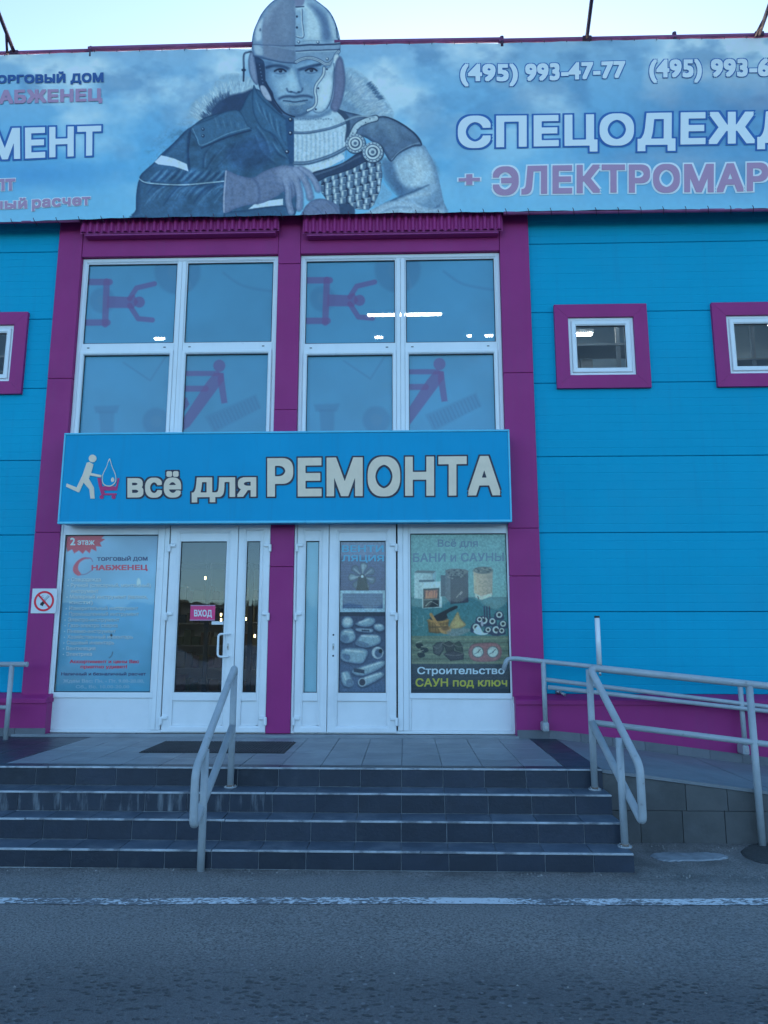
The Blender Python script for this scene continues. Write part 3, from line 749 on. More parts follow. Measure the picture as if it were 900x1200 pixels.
# fixed surround of each bay
def bay(x0, x1): return frame('glazing_frame', x0, x1, ZB, ZTOP, .035, -.03, .08, mPVC, shop)
bL = bay(fL, fR); bR = bay(gL, gR)
for b_, x0, x1 in ((bL, X(177.5, 850), X(188.5, 850)), (bR, X(466.5, 850), X(479.5, 850))):
    link('post', MB().box(x0, (x0+x1)/2-.001, -.036, .07, ZB+.036, ZTOP-.036, .004).box((x0+x1)/2+.001, x1, -.034, .07, ZB+.036, ZTOP-.036, .004).mesh(), mPVC, b_)
def fixed_light(x0, x1, gx0, gx1, b_):
    lf = link('fixed_window', MB().box(x0, x1, -.024, .05, zg0-.07, zg0-.004, .005).mesh(), mPVC, shop)
    link('stile', MB().box(x0, gx0, -.022, .05, ZB+.036, zg0-.072, .003).mesh(), mPVC, lf); link('stile', MB().box(gx1, x1, -.022, .05, ZB+.036, zg0-.072, .003).mesh(), mPVC, lf)
    link('stile', MB().box(x0, gx0, -.020, .05, zg0-.003, ZTOP-.036, .003).mesh(), mPVC, lf); link('stile', MB().box(gx1, x1, -.020, .05, zg0-.003, ZTOP-.036, .003).mesh(), mPVC, lf)
    link('bottom_rail', MB().box(gx0+.001, gx1-.001, -.022, .05, ZB+.036, zpf, .004).mesh(), mPVC, lf); link('top_rail', MB().box(gx0+.001, gx1-.001, -.022, .05, zgF, ZTOP-.036, .004).mesh(), mPVC, lf)
    link('infill_panel', MB().box(gx0+.001, gx1-.001, -.006, .03, zpf+.001, zg0-.071, .003).mesh(), mPVCD, lf)
    gasket(gx0, gx1, zg0-.004, zgF, -.01, lf, .008); pane(gx0+.003, gx1-.003, zg0, zgF-.003, .0, lf)
fxa, fxb = X(63.5, 811), X(176.3, 811); fixed_light(fL+.036, X(177.5, 850)-.001, fxa, fxb, bL)
gxa, gxb = X(481.7, 811), X(598.2, 811); fixed_light(X(479.5, 850)+.001, gR-.036, gxa, gxb, bR)
def leaf(x0, x1, gx0, gx1, label=None):
    d = frame('door', x0, x1, ZB+.012, ZTOP-.05, min(gx0-x0, x1-gx1)-.012, -.052, .03, mPVCD, shop, .006, wb=zp0-ZB-.020)
    if label: d['label'] = label
    w = min(gx0-x0, x1-gx1)-.012
    link('middle_rail', MB().box(gx0-.0125+.001, gx1+.0125-.001, -.046, .03, zp1, zg0-.002, .006).mesh(), mPVCD, d)
    if gx0-x0-.012-w > .002: link('filler', MB().box(x0+w+.0005, gx0-.0125, -.046, .03, zp0, ZTOP-.05-w-.001).mesh(), mPVCD, d)
    if x1-gx1-.012-w > .002: link('filler', MB().box(gx1+.0125, x1-w-.0005, -.046, .03, zp0, ZTOP-.05-w-.001).mesh(), mPVCD, d)
    link('infill_panel', MB().box(gx0-.012, gx1+.012, -.022, .02, zp0-.008, zp1-.001, .003).mesh(), mPVCD, d)
    zt2 = zgT
    link('top_bead', MB().box(gx0-.0115, gx1+.0115, -.040, .02, zt2, ZTOP-.05-w-.0005, .003).mesh(), mPVCD, d)
    for a, b in ((gx0-.0115, gx0), (gx1, gx1+.0115)): link('bead', MB().box(a, b, -.036, .02, zg0-.001, zt2-.0005, .003).mesh(), mPVCD, d)
    gasket(gx0-.001, gx1+.001, zg0-.001, zt2, -.022, d, .008); pane(gx0+.002, gx1-.002, zg0+.002, zt2-.002, -.012, d, mGLD if gx0 < X(330, 811) else None)
    return d
def hinge(x, z, side, d):
    s = side
    link('hinge', MB().box(min(x, x+s*.075), max(x, x+s*.075), -.082, -.050, z-.004, z+.042, .010).box(min(x-s*.020, x+s*.014), max(x-s*.020, x+s*.014), -.092, -.05, z-.065, z+.030, .008).mesh(), mPVC, d)
d1 = leaf(X(190, 858), X(274, 811), X(204.8, 811), X(260, 811), 'wide left leaf with a D handle')
d2 = leaf(X(274.3, 811)+.004, X(311.5, 858)-.0, X(284.6, 811), X(300.4, 811), 'narrow leaf beside the wide entrance leaf')
d3 = leaf(X(343.8, 858)+.01, X(383.7, 811)-.002, X(355.9, 811), X(371.6, 811), 'narrow leaf with pale film')
d4 = leaf(X(384, 811)+.002, X(464.5, 811), X(396.7, 811), X(452, 811), 'wide leaf with ventilation print')
for y in (641, 721, 843):
    z = Zc(230, y, -.05)
    hinge(X(190, 858), z, 1, d1); hinge(X(311.5, 858), z, -1, d2); hinge(X(343.8, 858)+.01, z, 1, d3); hinge(X(464.5, 811), z, -1, d4)
# D handle of the entrance leaf and locks
hx, hx2 = X(268, 756, -.06), X(255.5, 756, -.13); ha, hb = Zc(262, 743, -.08), Zc(262, 769.5, -.08)
link('handle', MB().tube([(hx, -.05, ha), (hx, -.12, ha), (hx2, -.13, ha), (hx2, -.13, hb), (hx, -.12, hb), (hx, -.05, hb)], .013, 12, .04).mesh(), mPVC, d1)
for cx, d in ((X(267, 758, -.06), d1), (X(390.5, 758, -.06), d4)):
    link('lock', MB().box(cx-.012, cx+.012, -.060, -.050, Zc(262, 762, -.06), Zc(262, 754, -.06), .004).mesh(), mMETAL, d)
    link('keyhole', MB().box(cx-.004, cx+.004, -.0625, -.0595, Zc(262, 760, -.06), Zc(262, 757, -.06)).mesh(), mBLACK, d)
for yy in (744, 768.5): link('screw_cap', MB().tube([(X(390.5, 758, -.06), -.062, Zc(390, yy, -.06)), (X(390.5, 758, -.06), -.05, Zc(390, yy, -.06))], .011, 12).mesh(), mBLACK, d4)
# pale film on the narrow right leaf
link('pale_film', MB().box(X(355.9, 811)+.004, X(371.6, 811)-.004, -.004, -.002, zg0+.004, zgT-.004).mesh(), mat('pale film', alb(108, 166, 208, .95), .5, var=.08, vscale=2), d3)

# ================================================================== POSTERS BEHIND THE GLASS
mPRINT = vmat('printed poster', .5)
mPR2 = vmat('printed banner vinyl', .55)
def txt(s, x0, x1, yb, yt, m, parent, Yp, off=.012, ref='cap', yb1=None, yt1=None):
    return text_words('lettering', s, rectq(x0, x1, yb, yt, yb1, yt1), m, parent, Yp, off, ref, kind='stuff')
def flat(name, c): return mat(name, alb(*c), .55)
def canvas(x0, x1, z0, z1, Yp, step, base):
    gx, gz = np.meshgrid(np.linspace(x0, x1, max(2, int((x1-x0)/step))), np.linspace(z1, z0, max(2, int((z1-z0)/step))))
    u, v_ = proj(gx, Yp, gz); return Paint(u, v_, base)
YP = .022
# trading house poster, left pane
po = thing('shop_poster', 'pale blue price list poster with red starburst behind the leftmost ground floor pane', 'poster', (-4, YP, 1.5))
P = canvas(fxa+.004, fxb-.004, zg0+.004, zgF-.004, YP, .008, (112, 164, 214))
n = vnoise(P.x+50, P.y, 70, 9); t = np.clip((P.y-627)/184, 0, 1)[..., None]
P.c = P.c*(1-t)+np.array((62, 142, 196))/255*t; P.c = P.c*(1+(n-.5)[..., None]*.42)
k = np.clip((P.x-120)/60, 0, 1)*np.clip((660-P.y)/30, 0, 1); P._put((slice(None), slice(None)), k*.35, (80, 115, 165))
star = []
for i, (a_, b_) in enumerate([(72, 620), (122, 620), (122.5, 627), (119, 631), (123, 632), (117, 636), (119, 640.5), (112.5, 640), (113, 646), (107, 643), (105, 648.5), (100.5, 644.5), (97, 649), (92.5, 645), (87, 648.5), (84.5, 643.5), (79, 646.5), (78, 641), (72, 643)]): star.append((a_, b_))
P.fill(star, (158, 42, 74), .5, 1, False)
for i in range(26): P.ell(rng.uniform(118, 184), rng.uniform(780, 812), rng.uniform(4, 12), rng.uniform(2, 6), (50, 120, 165), 4, .12)
P.fill([(106.2, 654.5), (99, 653), (91, 657), (86, 664), (86, 670), (91, 674.5), (95, 673), (91.5, 667), (93, 660), (99, 655.5)], (175, 50, 84), .5)
P.line([(99, 653.6), (106, 654), (108.5, 658)], (90, 70, 120), .8, .5); P.line([(94, 673.5), (101, 672.5), (108, 668)], (90, 70, 120), .8, .5)
P.line([(128, 771), (131, 768), (132, 764)], (40, 60, 90), .8, .5); P.ell(130.5, 745.5, 1.4, 2.6, (20, 30, 50), .5)
P.ell(162.5, 683, 2.0, 4.5, (214, 226, 214), .8, .9)
link('printed_sheet', print_mesh('printed_sheet', P.x, P.y, P.c, YP), mPRINT, po)
Yt = YP-.0015
cF3 = flat('poster hour text', (98, 152, 196))
cW, cN, cR, cF = flat('poster white', (165, 196, 222)), flat('poster navy', (34, 48, 104)), flat('poster red', (170, 48, 88)), flat('poster faded text', (140, 180, 210))
cF2 = flat('poster grey text', (72, 112, 158))
txt('2', 82.3, 88.2, 639, 629.8, cW, po, Yt, .03); txt('этаж', 90.8, 110.7, 638.6, 633.2, cW, po, Yt, .02, 'x')
txt('ТОРГОВЫЙ ДОМ', 113.6, 173, 657.4, 653, cN, po, Yt, .045, 'cap', 657, 652.4)
txt('НАБЖЕНЕЦ', 107.2, 173, 668.4, 662.2, cR, po, Yt, .045, 'cap', 668, 661.7)
lines = [('Спецодежда', 84, 118.5), ('Ручной (слесарный, монтажный)', 83.4, 177), ('инструмент', 83.4, 115.5), ('Малярный инструмент (валики,', 82.3, 173), ('кисти)', 82, 109), ('Измерительный инструмент', 81.5, 162), ('Промышленный инструмент', 81.2, 163), ('Электро-инструмент', 80, 140), ('Газо-электро сварка', 80, 138), ('Пневмо-инструмент', 79.5, 136), ('Хозяйственный инвентарь', 79.2, 156), ('Садовый инвентарь', 78.6, 134), ('Вентиляция', 78.2, 112), ('Электрика', 78, 108)]
for i, (s_, a_, b_) in enumerate(lines):
    yb = 681.6+i*6.72; txt(s_, a_, b_, yb, yb-3.2, cF2, po, Yt, .03, 'x'); 
    txt(s_, a_-.35, b_-.35, yb-.5, yb-3.7, cF, po, Yt-.0008, .0, 'x')
    if i not in (2, 4): txt('•', a_-4.5, a_-3, yb-.5, yb-3, cF, po, Yt, .02, 'x')
txt('Ассортимент и цены Вас', 81.6, 163, 777.2, 773.2, cR, po, Yt, .04, 'cap'); txt('приятно удивят!', 94.3, 149, 783.3, 780.2, cR, po, Yt, .04, 'x')
txt('Наличный и безналичный расчет', 71.8, 171, 791.6, 787.8, cN, po, Yt, .03, 'cap')
txt('Ждем Вас: Пн. - Пт. 9.00-20.00,', 74, 169, 800, 796, cF3, po, Yt, .03, 'cap'); txt('Сб., Вс. 10.00-20.00', 88.8, 151.6, 806.6, 802.8, cF3, po, Yt, .03, 'cap')

# sauna poster, right pane
po = thing('sauna_poster', 'green grey sauna poster with stoves and bucket behind the rightmost ground floor pane', 'poster', (.7, YP, 1.5))
P = canvas(gxa+.004, gxb-.004, zg0+.004, zgF-.004, YP, .0062, (84, 140, 160))
def vg(y0, c0, y1, c1):
    w = (P.y >= y0) & (P.y <= y1); t = ((P.y-y0)/(y1-y0))[..., None]; C = np.array(c0)/255*(1-t)+np.array(c1)/255*t; P.c[w] = C[w]
vg(600, (92, 146, 164), 700, (82, 142, 158)); vg(700, (52, 108, 128), 745, (58, 112, 126)); vg(745, (84, 112, 108), 778, (80, 104, 100)); vg(778, (44, 64, 84), 820, (24, 38, 58))
for k in range(7):
    y = 749+k*4.6; P.line([(480, y), (520, y+rng.uniform(-1, 1)), (600, y+rng.uniform(-1, 1))], (60, 78, 76) if k % 2 else (112, 138, 126), 1.3, .9, .7)
for k in range(5): P.line([(480, 783+k*6), (600, 782+k*6)], (54, 72, 84), 1.1, .8, .5)
P.line([(480, 699.5), (600, 700.5)], (45, 92, 110), 1.2, 1.2, .6)  # tree horizon mirrored in the glass, painted into the print
# stoves
def stove(x0, x1, y0, y1, f, sd, top):
    P.fill([(x0, y0), (x1-3, y0+1), (x1-3, y1), (x0, y1-2)], f, .5, 1, False, grad=((x0, 0), (x1, 0), tuple(q*.8 for q in f)))
    P.fill([(x1-4, y0+1), (x1, y0-1), (x1, y1-3), (x1-4, y1)], sd, .5, 1, False); P.fill([(x0, y0), (x0+3, y0-2.6), (x1, y0-2), (x1-3, y0+1)], top, .5, 1, False)
stove(485.5, 511, 671, 703, (140, 180, 200), (100, 145, 170), (70, 90, 105)); P.line([(492, 681), (508, 680.5)], (50, 75, 95), 2.4, .5)
P.fill([(494, 683), (517.5, 681), (518, 712), (495, 713)], (150, 188, 206), .5, 1, False); P.fill([(496, 690), (515, 689), (514.5, 711), (496, 712.5)], (28, 36, 48), .5, 1, False)
P.fill([(497.5, 692), (513, 691), (512.5, 700), (498, 702)], (120, 78, 74), 1, 1, False)
for k in range(9): P.line([(499+k*1.5, 701), (500+k*1.4+rng.uniform(-1, 1), 694+rng.uniform(-2, 2))], (176, 122, 96), .9, .5, .9)
P.line([(497, 703), (514, 702)], (90, 110, 120), 1, .4); P.line([(499, 710), (505, 705), (513, 709)], (120, 140, 150), .7, .4)
P.fill([(516.5, 674), (522.5, 674), (522.5, 699), (516.5, 699)], (52, 70, 92), .5, 1, False)
P.fill([(522, 668), (529, 671), (529, 708), (522, 700)], (70, 88, 110), .5, 1, False); P.fill([(528, 671), (548.5, 669), (549, 706), (528, 708)], (46, 54, 76), .5, 1, False)
P.fill([(522, 669), (530, 666.5), (546, 667.5), (548.5, 671), (540, 674), (528, 674)], (74, 88, 102), .5)
for k in range(40): P.ell(rng.uniform(524, 547), rng.uniform(667.5, 678), 1.3, 1.0, (90, 106, 120) if k % 2 else (38, 46, 62), .4)
P.line([(535, 700), (541, 693), (539, 697), (542, 694)], (120, 132, 146), .9, .4)
P.fill([(554.5, 669), (577.5, 669), (577, 697), (565, 699.5), (555.5, 695)], (152, 152, 142), .6, 1, False, grad=((556, 0), (578, 0), (120, 124, 124)))
P.ell(566, 668.3, 11.6, 4.2, (72, 88, 96), .5); 
for k in range(24): P.ell(rng.uniform(557, 575), rng.uniform(665.5, 670.5), 1.3, .8, (100, 114, 120) if k % 2 else (44, 56, 64), .4)
P.fill([(556.5, 695), (563, 698.5), (576.5, 695), (576, 699), (564, 703), (557, 700)], (160, 176, 182), .5, 1, False); P.line([(561, 702), (560, 699)], (40, 50, 60), 1.2, .4)
# bucket, ladle, hat
P.fill([(501, 727), (526, 726), (525, 740), (513, 742.5), (502.5, 741)], (112, 98, 66), .5, 1, False, edge=(78, 70, 52), ew=3)
for k in range(7): P.line([(503.5+k*3.3, 728), (504+k*3.2, 741)], (86, 74, 52), .7, .4)
P.ell(513.5, 727, 12.5, 2.8, (140, 120, 78), .5); P.ell(514, 724.5, 10, 3.4, (32, 40, 52), .6); P.fill([(508, 723), (518, 717), (533, 710), (536, 712.5), (524, 719), (524, 724), (512, 727)], (26, 30, 42), .5)
P.line([(505, 720), (512, 731), (518, 739)], (142, 122, 82), 3.6, .5); P.ell(522, 738, 7, 5, (140, 122, 86), .6); P.ell(522, 736.5, 4.6, 2.4, (98, 84, 60), .6)
P.fill([(527, 733), (532, 724), (536.5, 717), (540, 725), (546, 732), (540, 736), (530, 737)], (150, 148, 112), .7, edge=(112, 110, 86), ew=3)
P.fill([(524, 740), (538, 736), (552, 738), (541, 744), (528, 745.5)], (108, 126, 138), 1, .7); P.line([(503, 735), (525, 734.5)], (70, 62, 48), 1.1, .4)
# pipes
for (cx, cy, r) in ((567, 727, 4.2), (585, 720.5, 3.6), (558, 735, 4), (581.5, 738, 4.2), (589.5, 731, 3.4), (572, 738, 3), (562, 726, 3), (577, 728, 3.5), (588, 739, 3)):
    P.fill([(cx-r*1.6, cy+r*1.4), (cx-r, cy-r), (cx+r, cy-r*.9), (cx+r*1.4, cy+r*1.5)], (38, 52, 84), .6, .95); P.ell(cx, cy, r, r, (178, 200, 208), .5); P.ell(cx, cy, r*.55, r*.55, (34, 46, 60), .5)
for x_ in (568, 571, 574): P.line([(x_, 724), (x_-.5, 711)], (44, 54, 84), 1.6, .5)
P.fill([(555, 740), (561, 733), (566, 741), (572, 742), (568, 744), (560, 743.5)], (180, 202, 218), .5); P.ell(565, 731, 1.6, 3, (150, 172, 200), .5, .9)
# stones, small brackets, thermometer pair
for p_, c_ in (([(507, 757), (512, 753), (519, 752), (520.5, 761), (515, 769), (508, 766)], (60, 74, 84)), ([(519, 754), (526, 751), (533, 755), (532, 763), (523, 764)], (44, 56, 62)), ([(531, 755), (538, 751), (542, 757), (543, 765), (534, 762)], (46, 66, 62)), ([(519, 766), (530, 762), (544, 766), (543, 773), (528, 774.5)], (48, 56, 70))): P.fill(p_, c_, .5, 1, False, edge=(26, 34, 44), ew=2.4); P.line([p_[0], tuple(np.mean(p_, 0)), p_[2]], (84, 98, 106), .8, .5)
for cx, cy in ((491, 757), (497, 762), (493, 768)): P.fill([(cx-4, cy-2), (cx+3, cy-3), (cx+5, cy+1), (cx-1, cy+3)], (30, 44, 54), .5); P.line([(cx-3, cy-4), (cx+3, cy-6)], (130, 150, 152), .8, .4)
P.line([(489, 722), (489, 733), (496, 733), (496, 722)], (110, 150, 160), .8, .6, .7)
P.fill([(549, 764), (553, 755.5), (566, 753.5), (580, 753.5), (586, 757), (588, 765), (584, 773), (572, 775.5), (557, 775), (551, 771)], (120, 96, 108), .6, edge=(94, 74, 92), ew=2.2)
for cx in (560, 577.5): P.ell(cx, 764, 7, 7, (74, 96, 108), .4); P.ell(cx, 764, 5.9, 5.9, (150, 182, 194), .5); P.line([(cx, 764), (cx+3, 761)], (40, 50, 60), .8, .4); P.line([(cx-4, 766.5), (cx+1, 764)], (60, 80, 90), .7, .4)
P.c *= 1+((vnoise(P.x, P.y, 1.5, 62, 3)-.5)*.34)[..., None]
link('printed_sheet', print_mesh('printed_sheet', P.x, P.y, P.c, YP), mPRINT, po)
cS, cS2, cY = flat('sauna slate text', (72, 108, 142)), flat('sauna pale text', (146, 196, 226)), flat('sauna green text', (136, 158, 62))
txt('Всё для', 513, 560, 640.8, 632.2, cS, po, Yt, .02); txt('БАНИ и САУНЫ', 484, 590.5, 658.6, 648.4, cS, po, Yt, .02, 'cap', 657.6, 647.6)
txt('Строительство', 489, 591.3, 790, 781.6, cS2, po, Yt, .02, 'cap', 790, 781.2); txt('САУН под ключ', 487, 594.4, 804.6, 795, cY, po, Yt, .02, 'cap', 804.4, 794.6)

# ventilation poster on the wide right leaf
po = thing('ventilation_poster', 'grey blue ventilation poster with fan and white duct pieces behind the door pane', 'poster', (-.3, -.004, 1.5))
YV = -.003; vx0, vx1 = X(396.7, 811)+.004, X(452, 811)-.004
P = canvas(vx0, vx1, zg0+.004, zgT-.004, YV, .0055, (70, 92, 132))
vg(600, (104, 136, 172), 652, (86, 112, 156)); vg(652, (72, 90, 132), 692, (58, 72, 118)); vg(692, (120, 165, 200), 717, (120, 165, 200)); vg(717, (34, 44, 68), 722, (40, 54, 80)); vg(722, (52, 70, 104), 812, (66, 96, 138))
for k in range(13): P.line([(395, 655+k*3), (455, 655+k*3)], (48, 62, 104), .8, .6, .35)
for k in range(7):
    a0 = k/7*2*PI+.3; P.fill([(424.5+math.cos(a0+d)*r, 675.5+math.sin(a0+d)*r*1.0) for r, d in ((2, 0), (8, -.32), (15, -.22), (16.5, .12), (13.5, .42), (6, .36))], (104, 136, 160) if k % 2 else (72, 96, 126), .7, .92, edge=(46, 60, 84), ew=2.5)
    P.line([(424.5+math.cos(a0+.1)*4, 675.5+math.sin(a0+.1)*4), (424.5+math.cos(a0)*13, 675.5+math.sin(a0)*13)], (150, 180, 200), 1, .8, .6)
P.fill([(420, 676), (429, 676), (432, 692), (417, 692)], (30, 36, 48), .6, .9, False); P.ell(424.5, 675.5, 3, 3, (46, 60, 80), .5); P.ell(424.5, 675.5, 1.6, 1.6, (176, 200, 214), .4)
P.fill([(398, 692.5), (451.5, 692.5), (451.5, 716.5), (398, 716.5)], (124, 168, 202), .4, 1, False); P.fill([(401.5, 695.5), (448.5, 695.5), (448.5, 713), (401.5, 713)], (56, 84, 128), .4, 1, False)
for k in range(9): P.line([(403, 697.2+k*1.9), (447, 697.2+k*1.9)], (84, 116, 158), .8, .4, .8)
def duct(p, c=(112, 152, 182), e=(62, 90, 130), hl=None, holes=()):
    P.fill([(a, b+1.6) for a, b in p], (30, 42, 68), 1.5, .6); P.fill(p, c, .5, 1, edge=e, ew=3.2)
    if hl: P.line(hl, (172, 202, 222), 1.6, 1.1, .8)
    for h in holes: P.ell(*h, (52, 74, 106), .6)
duct([(400, 728), (404, 722.5), (411, 723), (414.5, 729), (412, 735), (404, 736), (400.5, 733)], holes=()); P.ell(407.5, 728, 5, 4.4, (152, 184, 208), 1.2, .8)
duct([(416, 731), (424, 727), (430, 723), (438, 724), (440, 729), (434, 734), (424, 734.5)], hl=[(421, 729.5), (432, 726)])
duct([(438, 731.5), (446, 730.5), (450.5, 734), (450, 738.5), (444, 740), (438.5, 737)], hl=[(441, 733), (447, 733)])
duct([(417.5, 736), (435, 736.5), (437.5, 739.5), (434, 741.5), (419, 740)], (130, 168, 196)); P.fill([(424, 738), (433, 738.5), (433, 740), (424, 739.5)], (40, 56, 86), .4, 1, False)
duct([(401, 738), (412, 736.5), (417, 744), (415, 751), (406, 754), (399, 751), (398.5, 745)], hl=[(404, 740), (413, 741)]); P.ell(404, 748.5, 5.2, 4.4, (76, 108, 146), .9, .9)
duct([(419, 748), (425, 743.5), (440, 743), (446, 746), (445, 754), (430, 759), (417, 755.5)], hl=[(424, 745), (442, 746)]); P.fill([(418, 751), (431, 754), (430, 758.5), (417.5, 755.5)], (78, 108, 144), .7, .9)
duct([(399, 764), (406, 759), (430, 761), (428, 774), (420, 778), (401, 774)], hl=[(405, 762), (425, 764)]); P.fill([(402, 766), (410, 768), (409, 774), (402, 771)], (70, 102, 142), .8, .9)
P.ell(442.5, 765, 6.8, 7, (140, 174, 200), .6); P.ell(443.5, 765.5, 4.4, 5.2, (66, 94, 132), .8); P.ell(446, 763, 2.2, 2.6, (28, 38, 54), .6)
duct([(414.5, 784), (448, 773.5), (449.5, 781), (428, 791.5), (415, 790.5)], hl=[(424, 783.5), (447, 776)]); P.fill([(414.5, 783), (427, 785), (427, 789.5), (414.5, 787.5)], (42, 58, 84), .5, 1, False)
duct([(399.5, 788), (408, 786), (412, 793), (414, 800), (410, 805), (403, 803.5), (399.5, 797)], hl=[(403, 789), (405, 796)]); P.ell(410, 800.5, 4.6, 4.6, (82, 114, 150), .8)
duct([(421, 796), (440, 788), (449, 787.5), (449, 793), (428, 804.5), (420, 803)], hl=[(428, 794.5), (446, 789)]); P.ell(424.5, 799.5, 4.9, 5.1, (128, 162, 190), .5); P.ell(424.5, 799.5, 3.6, 3.9, (46, 56, 78), .5)
P.c *= 1+((vnoise(P.x, P.y, 1.5, 61, 3)-.5)*.3)[..., None]
link('printed_sheet', print_mesh('printed_sheet', P.x, P.y, P.c, YV), mPRINT, po)
cV = flat('ventilation cyan text', (56, 144, 200))
txt('ВЕНТИ', 400.8, 449.6, 647, 639, cV, po, YV-.0015, .02); txt('ЛЯЦИЯ', 400.6, 449.8, 657.8, 650.4, cV, po, YV-.0015, .02)

# entrance plate on the pane and small white sticker
pl_ = thing('entrance_plate', 'small magenta plate with white ВХОД lettering stuck on the left door pane', 'sign', (X(238, 718), -.035, Zc(238, 718)))
ax0, ax1, az0, az1 = X(223, 718, -.02), X(252, 718, -.02), Zc(238, 727.3, -.02), Zc(238, 709, -.02)
link('plate', MB().box(ax0, ax1, -.022, -.0125, az0, az1, .001).mesh(), mat('magenta plate', alb(140, 36, 108), .4), pl_)
for z_ in (az1-.012, az0): link('plate_edge', MB().box(ax0-.003, ax1+.003, -.025, -.0225, z_, z_+.012, .001).mesh(), mat('pale plate edge', alb(118, 112, 158), .4), pl_)
text_words('lettering', 'ВХОД', rectq(227.4, 248.4, 722.3, 714.6, 722.6, 714.8), mWHITE, pl_, -.0235, .03)
stk = link('door_sticker', MB().box(X(247.8, 730, -.02), X(262, 730, -.02), -.016, -.0125, Zc(255, 732, -.02), Zc(255, 728, -.02), .001).mesh(), mWHITE)
tag(stk, 'small blank white sticker under the magenta plate on the door pane', 'sticker')

# no smoking plate
ns = thing('no_smoking_sign', 'square white no smoking plate on the left magenta pillar', 'sign', (X(52, 704), -.06, Zc(52, 704)))
yq = -.064; nx0, nx1, nz0, nz1 = X(37, 704, yq), X(66.3, 704, yq), Zc(52, 718.7, yq), Zc(52, 689.7, yq); cx, cz = (nx0+nx1)/2, (nz0+nz1)/2; R = (nx1-nx0)/2
link('plate', MB().box(nx0, nx1, yq, yq+.006, nz0, nz1, .001).mesh(), mWHITE, ns)
mRED = mat('red vinyl', alb(150, 18, 48), .5); mBV = mat('black vinyl', (.03, .03, .035), .5)
link('red_ring', MB().ring(cx, yq-.003, yq, cz-.003, R*.80, R*.64).mesh(), mRED, ns)
cg = MB()
def rot_rect(b, cx, cz, w, h, a, y0, y1):
    c, s_ = math.cos(a), math.sin(a); b.prism_y([(cx+u*c-v_*s_, cz+u*s_+v_*c) for u, v_ in ((-w, -h), (w, -h), (w, h), (-w, h))], y0, y1); return b
rot_rect(cg, cx-R*.02, cz-R*.12, R*.16, R*.12, .8, yq-.002, yq); cg.prism_y([(cx-R*.3, cz-R*.32), (cx-R*.05, cz-R*.42), (cx-R*.02, cz-R*.2), (cx-R*.25, cz-R*.12)], yq-.002, yq)
link('cigarette', cg.mesh(), mBV, ns)
c2 = MB(); rot_rect(c2, cx+R*.22, cz+R*.18, R*.25, R*.035, .85, yq-.002, yq); rot_rect(c2, cx+R*.12, cz+R*.24, R*.25, R*.02, .85, yq-.002, yq); rot_rect(c2, cx-R*.18, cz+R*.26, R*.16, R*.02, .2, yq-.002, yq); rot_rect(c2, cx-R*.22, cz+R*.36, R*.14, R*.02, .5, yq-.002, yq)
link('smoke_lines', c2.mesh(), mat('grey vinyl', (.3, .3, .32), .5), ns, kind='stuff')
link('red_bar', rot_rect(MB(), cx, cz-.003, R*.72, R*.07, -.80, yq-.005, yq-.0032).mesh(), mRED, ns)

# ================================================================== SHOP SIGN
YS = -.30
sx0, sx1, sz0, sz1 = X(71.5, 560, YS), X(598.6, 560, YS), Zc(330, 612.5, YS), Zc(330, 505.5, YS)
sg = thing('shop_sign', 'wide blue box sign reading ВСЁ ДЛЯ РЕМОНТА over the entrance', 'sign', ((sx0+sx1)/2, -.15, sz0))
link('sign_box', MB().box(sx0+.01, sx1-.01, YS+.012, -.062, sz0+.012, sz1-.008, .004).mesh(), mSIGN, sg)
ph = (sx1-sx0)
link('face_sheet', MB().box(sx0+.022, sx1-.022, YS+.002, YS+.0115, sz0+.026, sz1-.024, .002).mesh(), mSIGN, sg)
x = sx0
for xe_ in (sx0+ph*.27, sx0+ph*.55, sx0+ph*.82, sx1):
    link('edge_trim', MB().box(x+.001, xe_-.001, YS-.010, YS+.05, sz0-.004, sz0+.025, .004).mesh(), mSIGNT, sg)
    link('edge_trim', MB().box(x+.001, xe_-.001, YS-.008, YS+.05, sz1-.023, sz1, .004).mesh(), mSIGNT, sg); x = xe_
for x_ in (sx0, sx1-.021): link('edge_trim', MB().box(x_, x_+.021, YS-.006, YS+.05, sz0+.026, sz1-.024, .003).mesh(), mSIGNT, sg)
mOUT = mat('black letter outline', alb(18, 22, 48), .5)
YL = YS-.0045
text_letters('всё', ((149.3, 583), (212.3, 582.6), (149.3, 560.2), (212.3, 559.6)), mCREAM, sg, YL, .032, .045, mOUT, 'x', .0015, .02)
text_letters('для', ((224.6, 582.8), (300.3, 582), (224.6, 559.4), (300.3, 559)), mCREAM, sg, YL, .032, .045, mOUT, 'x', .0015, .02)
text_letters('РЕМОНТА', ((313.2, 582), (586.4, 580.4), (313.2, 537), (586.4, 534.2)), mCREAM, sg, YL, .040, .032, mOUT, 'cap', .0015, .045)
def pp(pts, off=0., sm=False):
    q = cr(pts, True, 6) if sm else pts
    return [(float(bp(a, b, YL)[0]), float(bp(a, b, YL)[1])) for a, b in q]
sxy = lambda pts: [(50+a/3.214, 490+b/3.214) for a, b in pts]
ic = MB().prism_y(pp(sxy([(166, 168), (176, 165), (191, 174), (189, 184), (174, 228), (193, 262), (196, 303), (180, 303), (176, 268), (154, 243), (138, 279), (133, 279), (88, 258), (91, 246), (128, 261), (150, 215)]), sm=False), YL-.002, YL+.004)
link('runner_emblem', ic.mesh(), mCREAM, sg)
ar = MB().prism_y(pp(sxy([(182, 188), (189, 186), (183, 207), (222, 215), (221, 223), (172, 215)])), YL-.0035, YL-.0021); link('emblem_arm', ar.mesh(), mCREAM, sg)
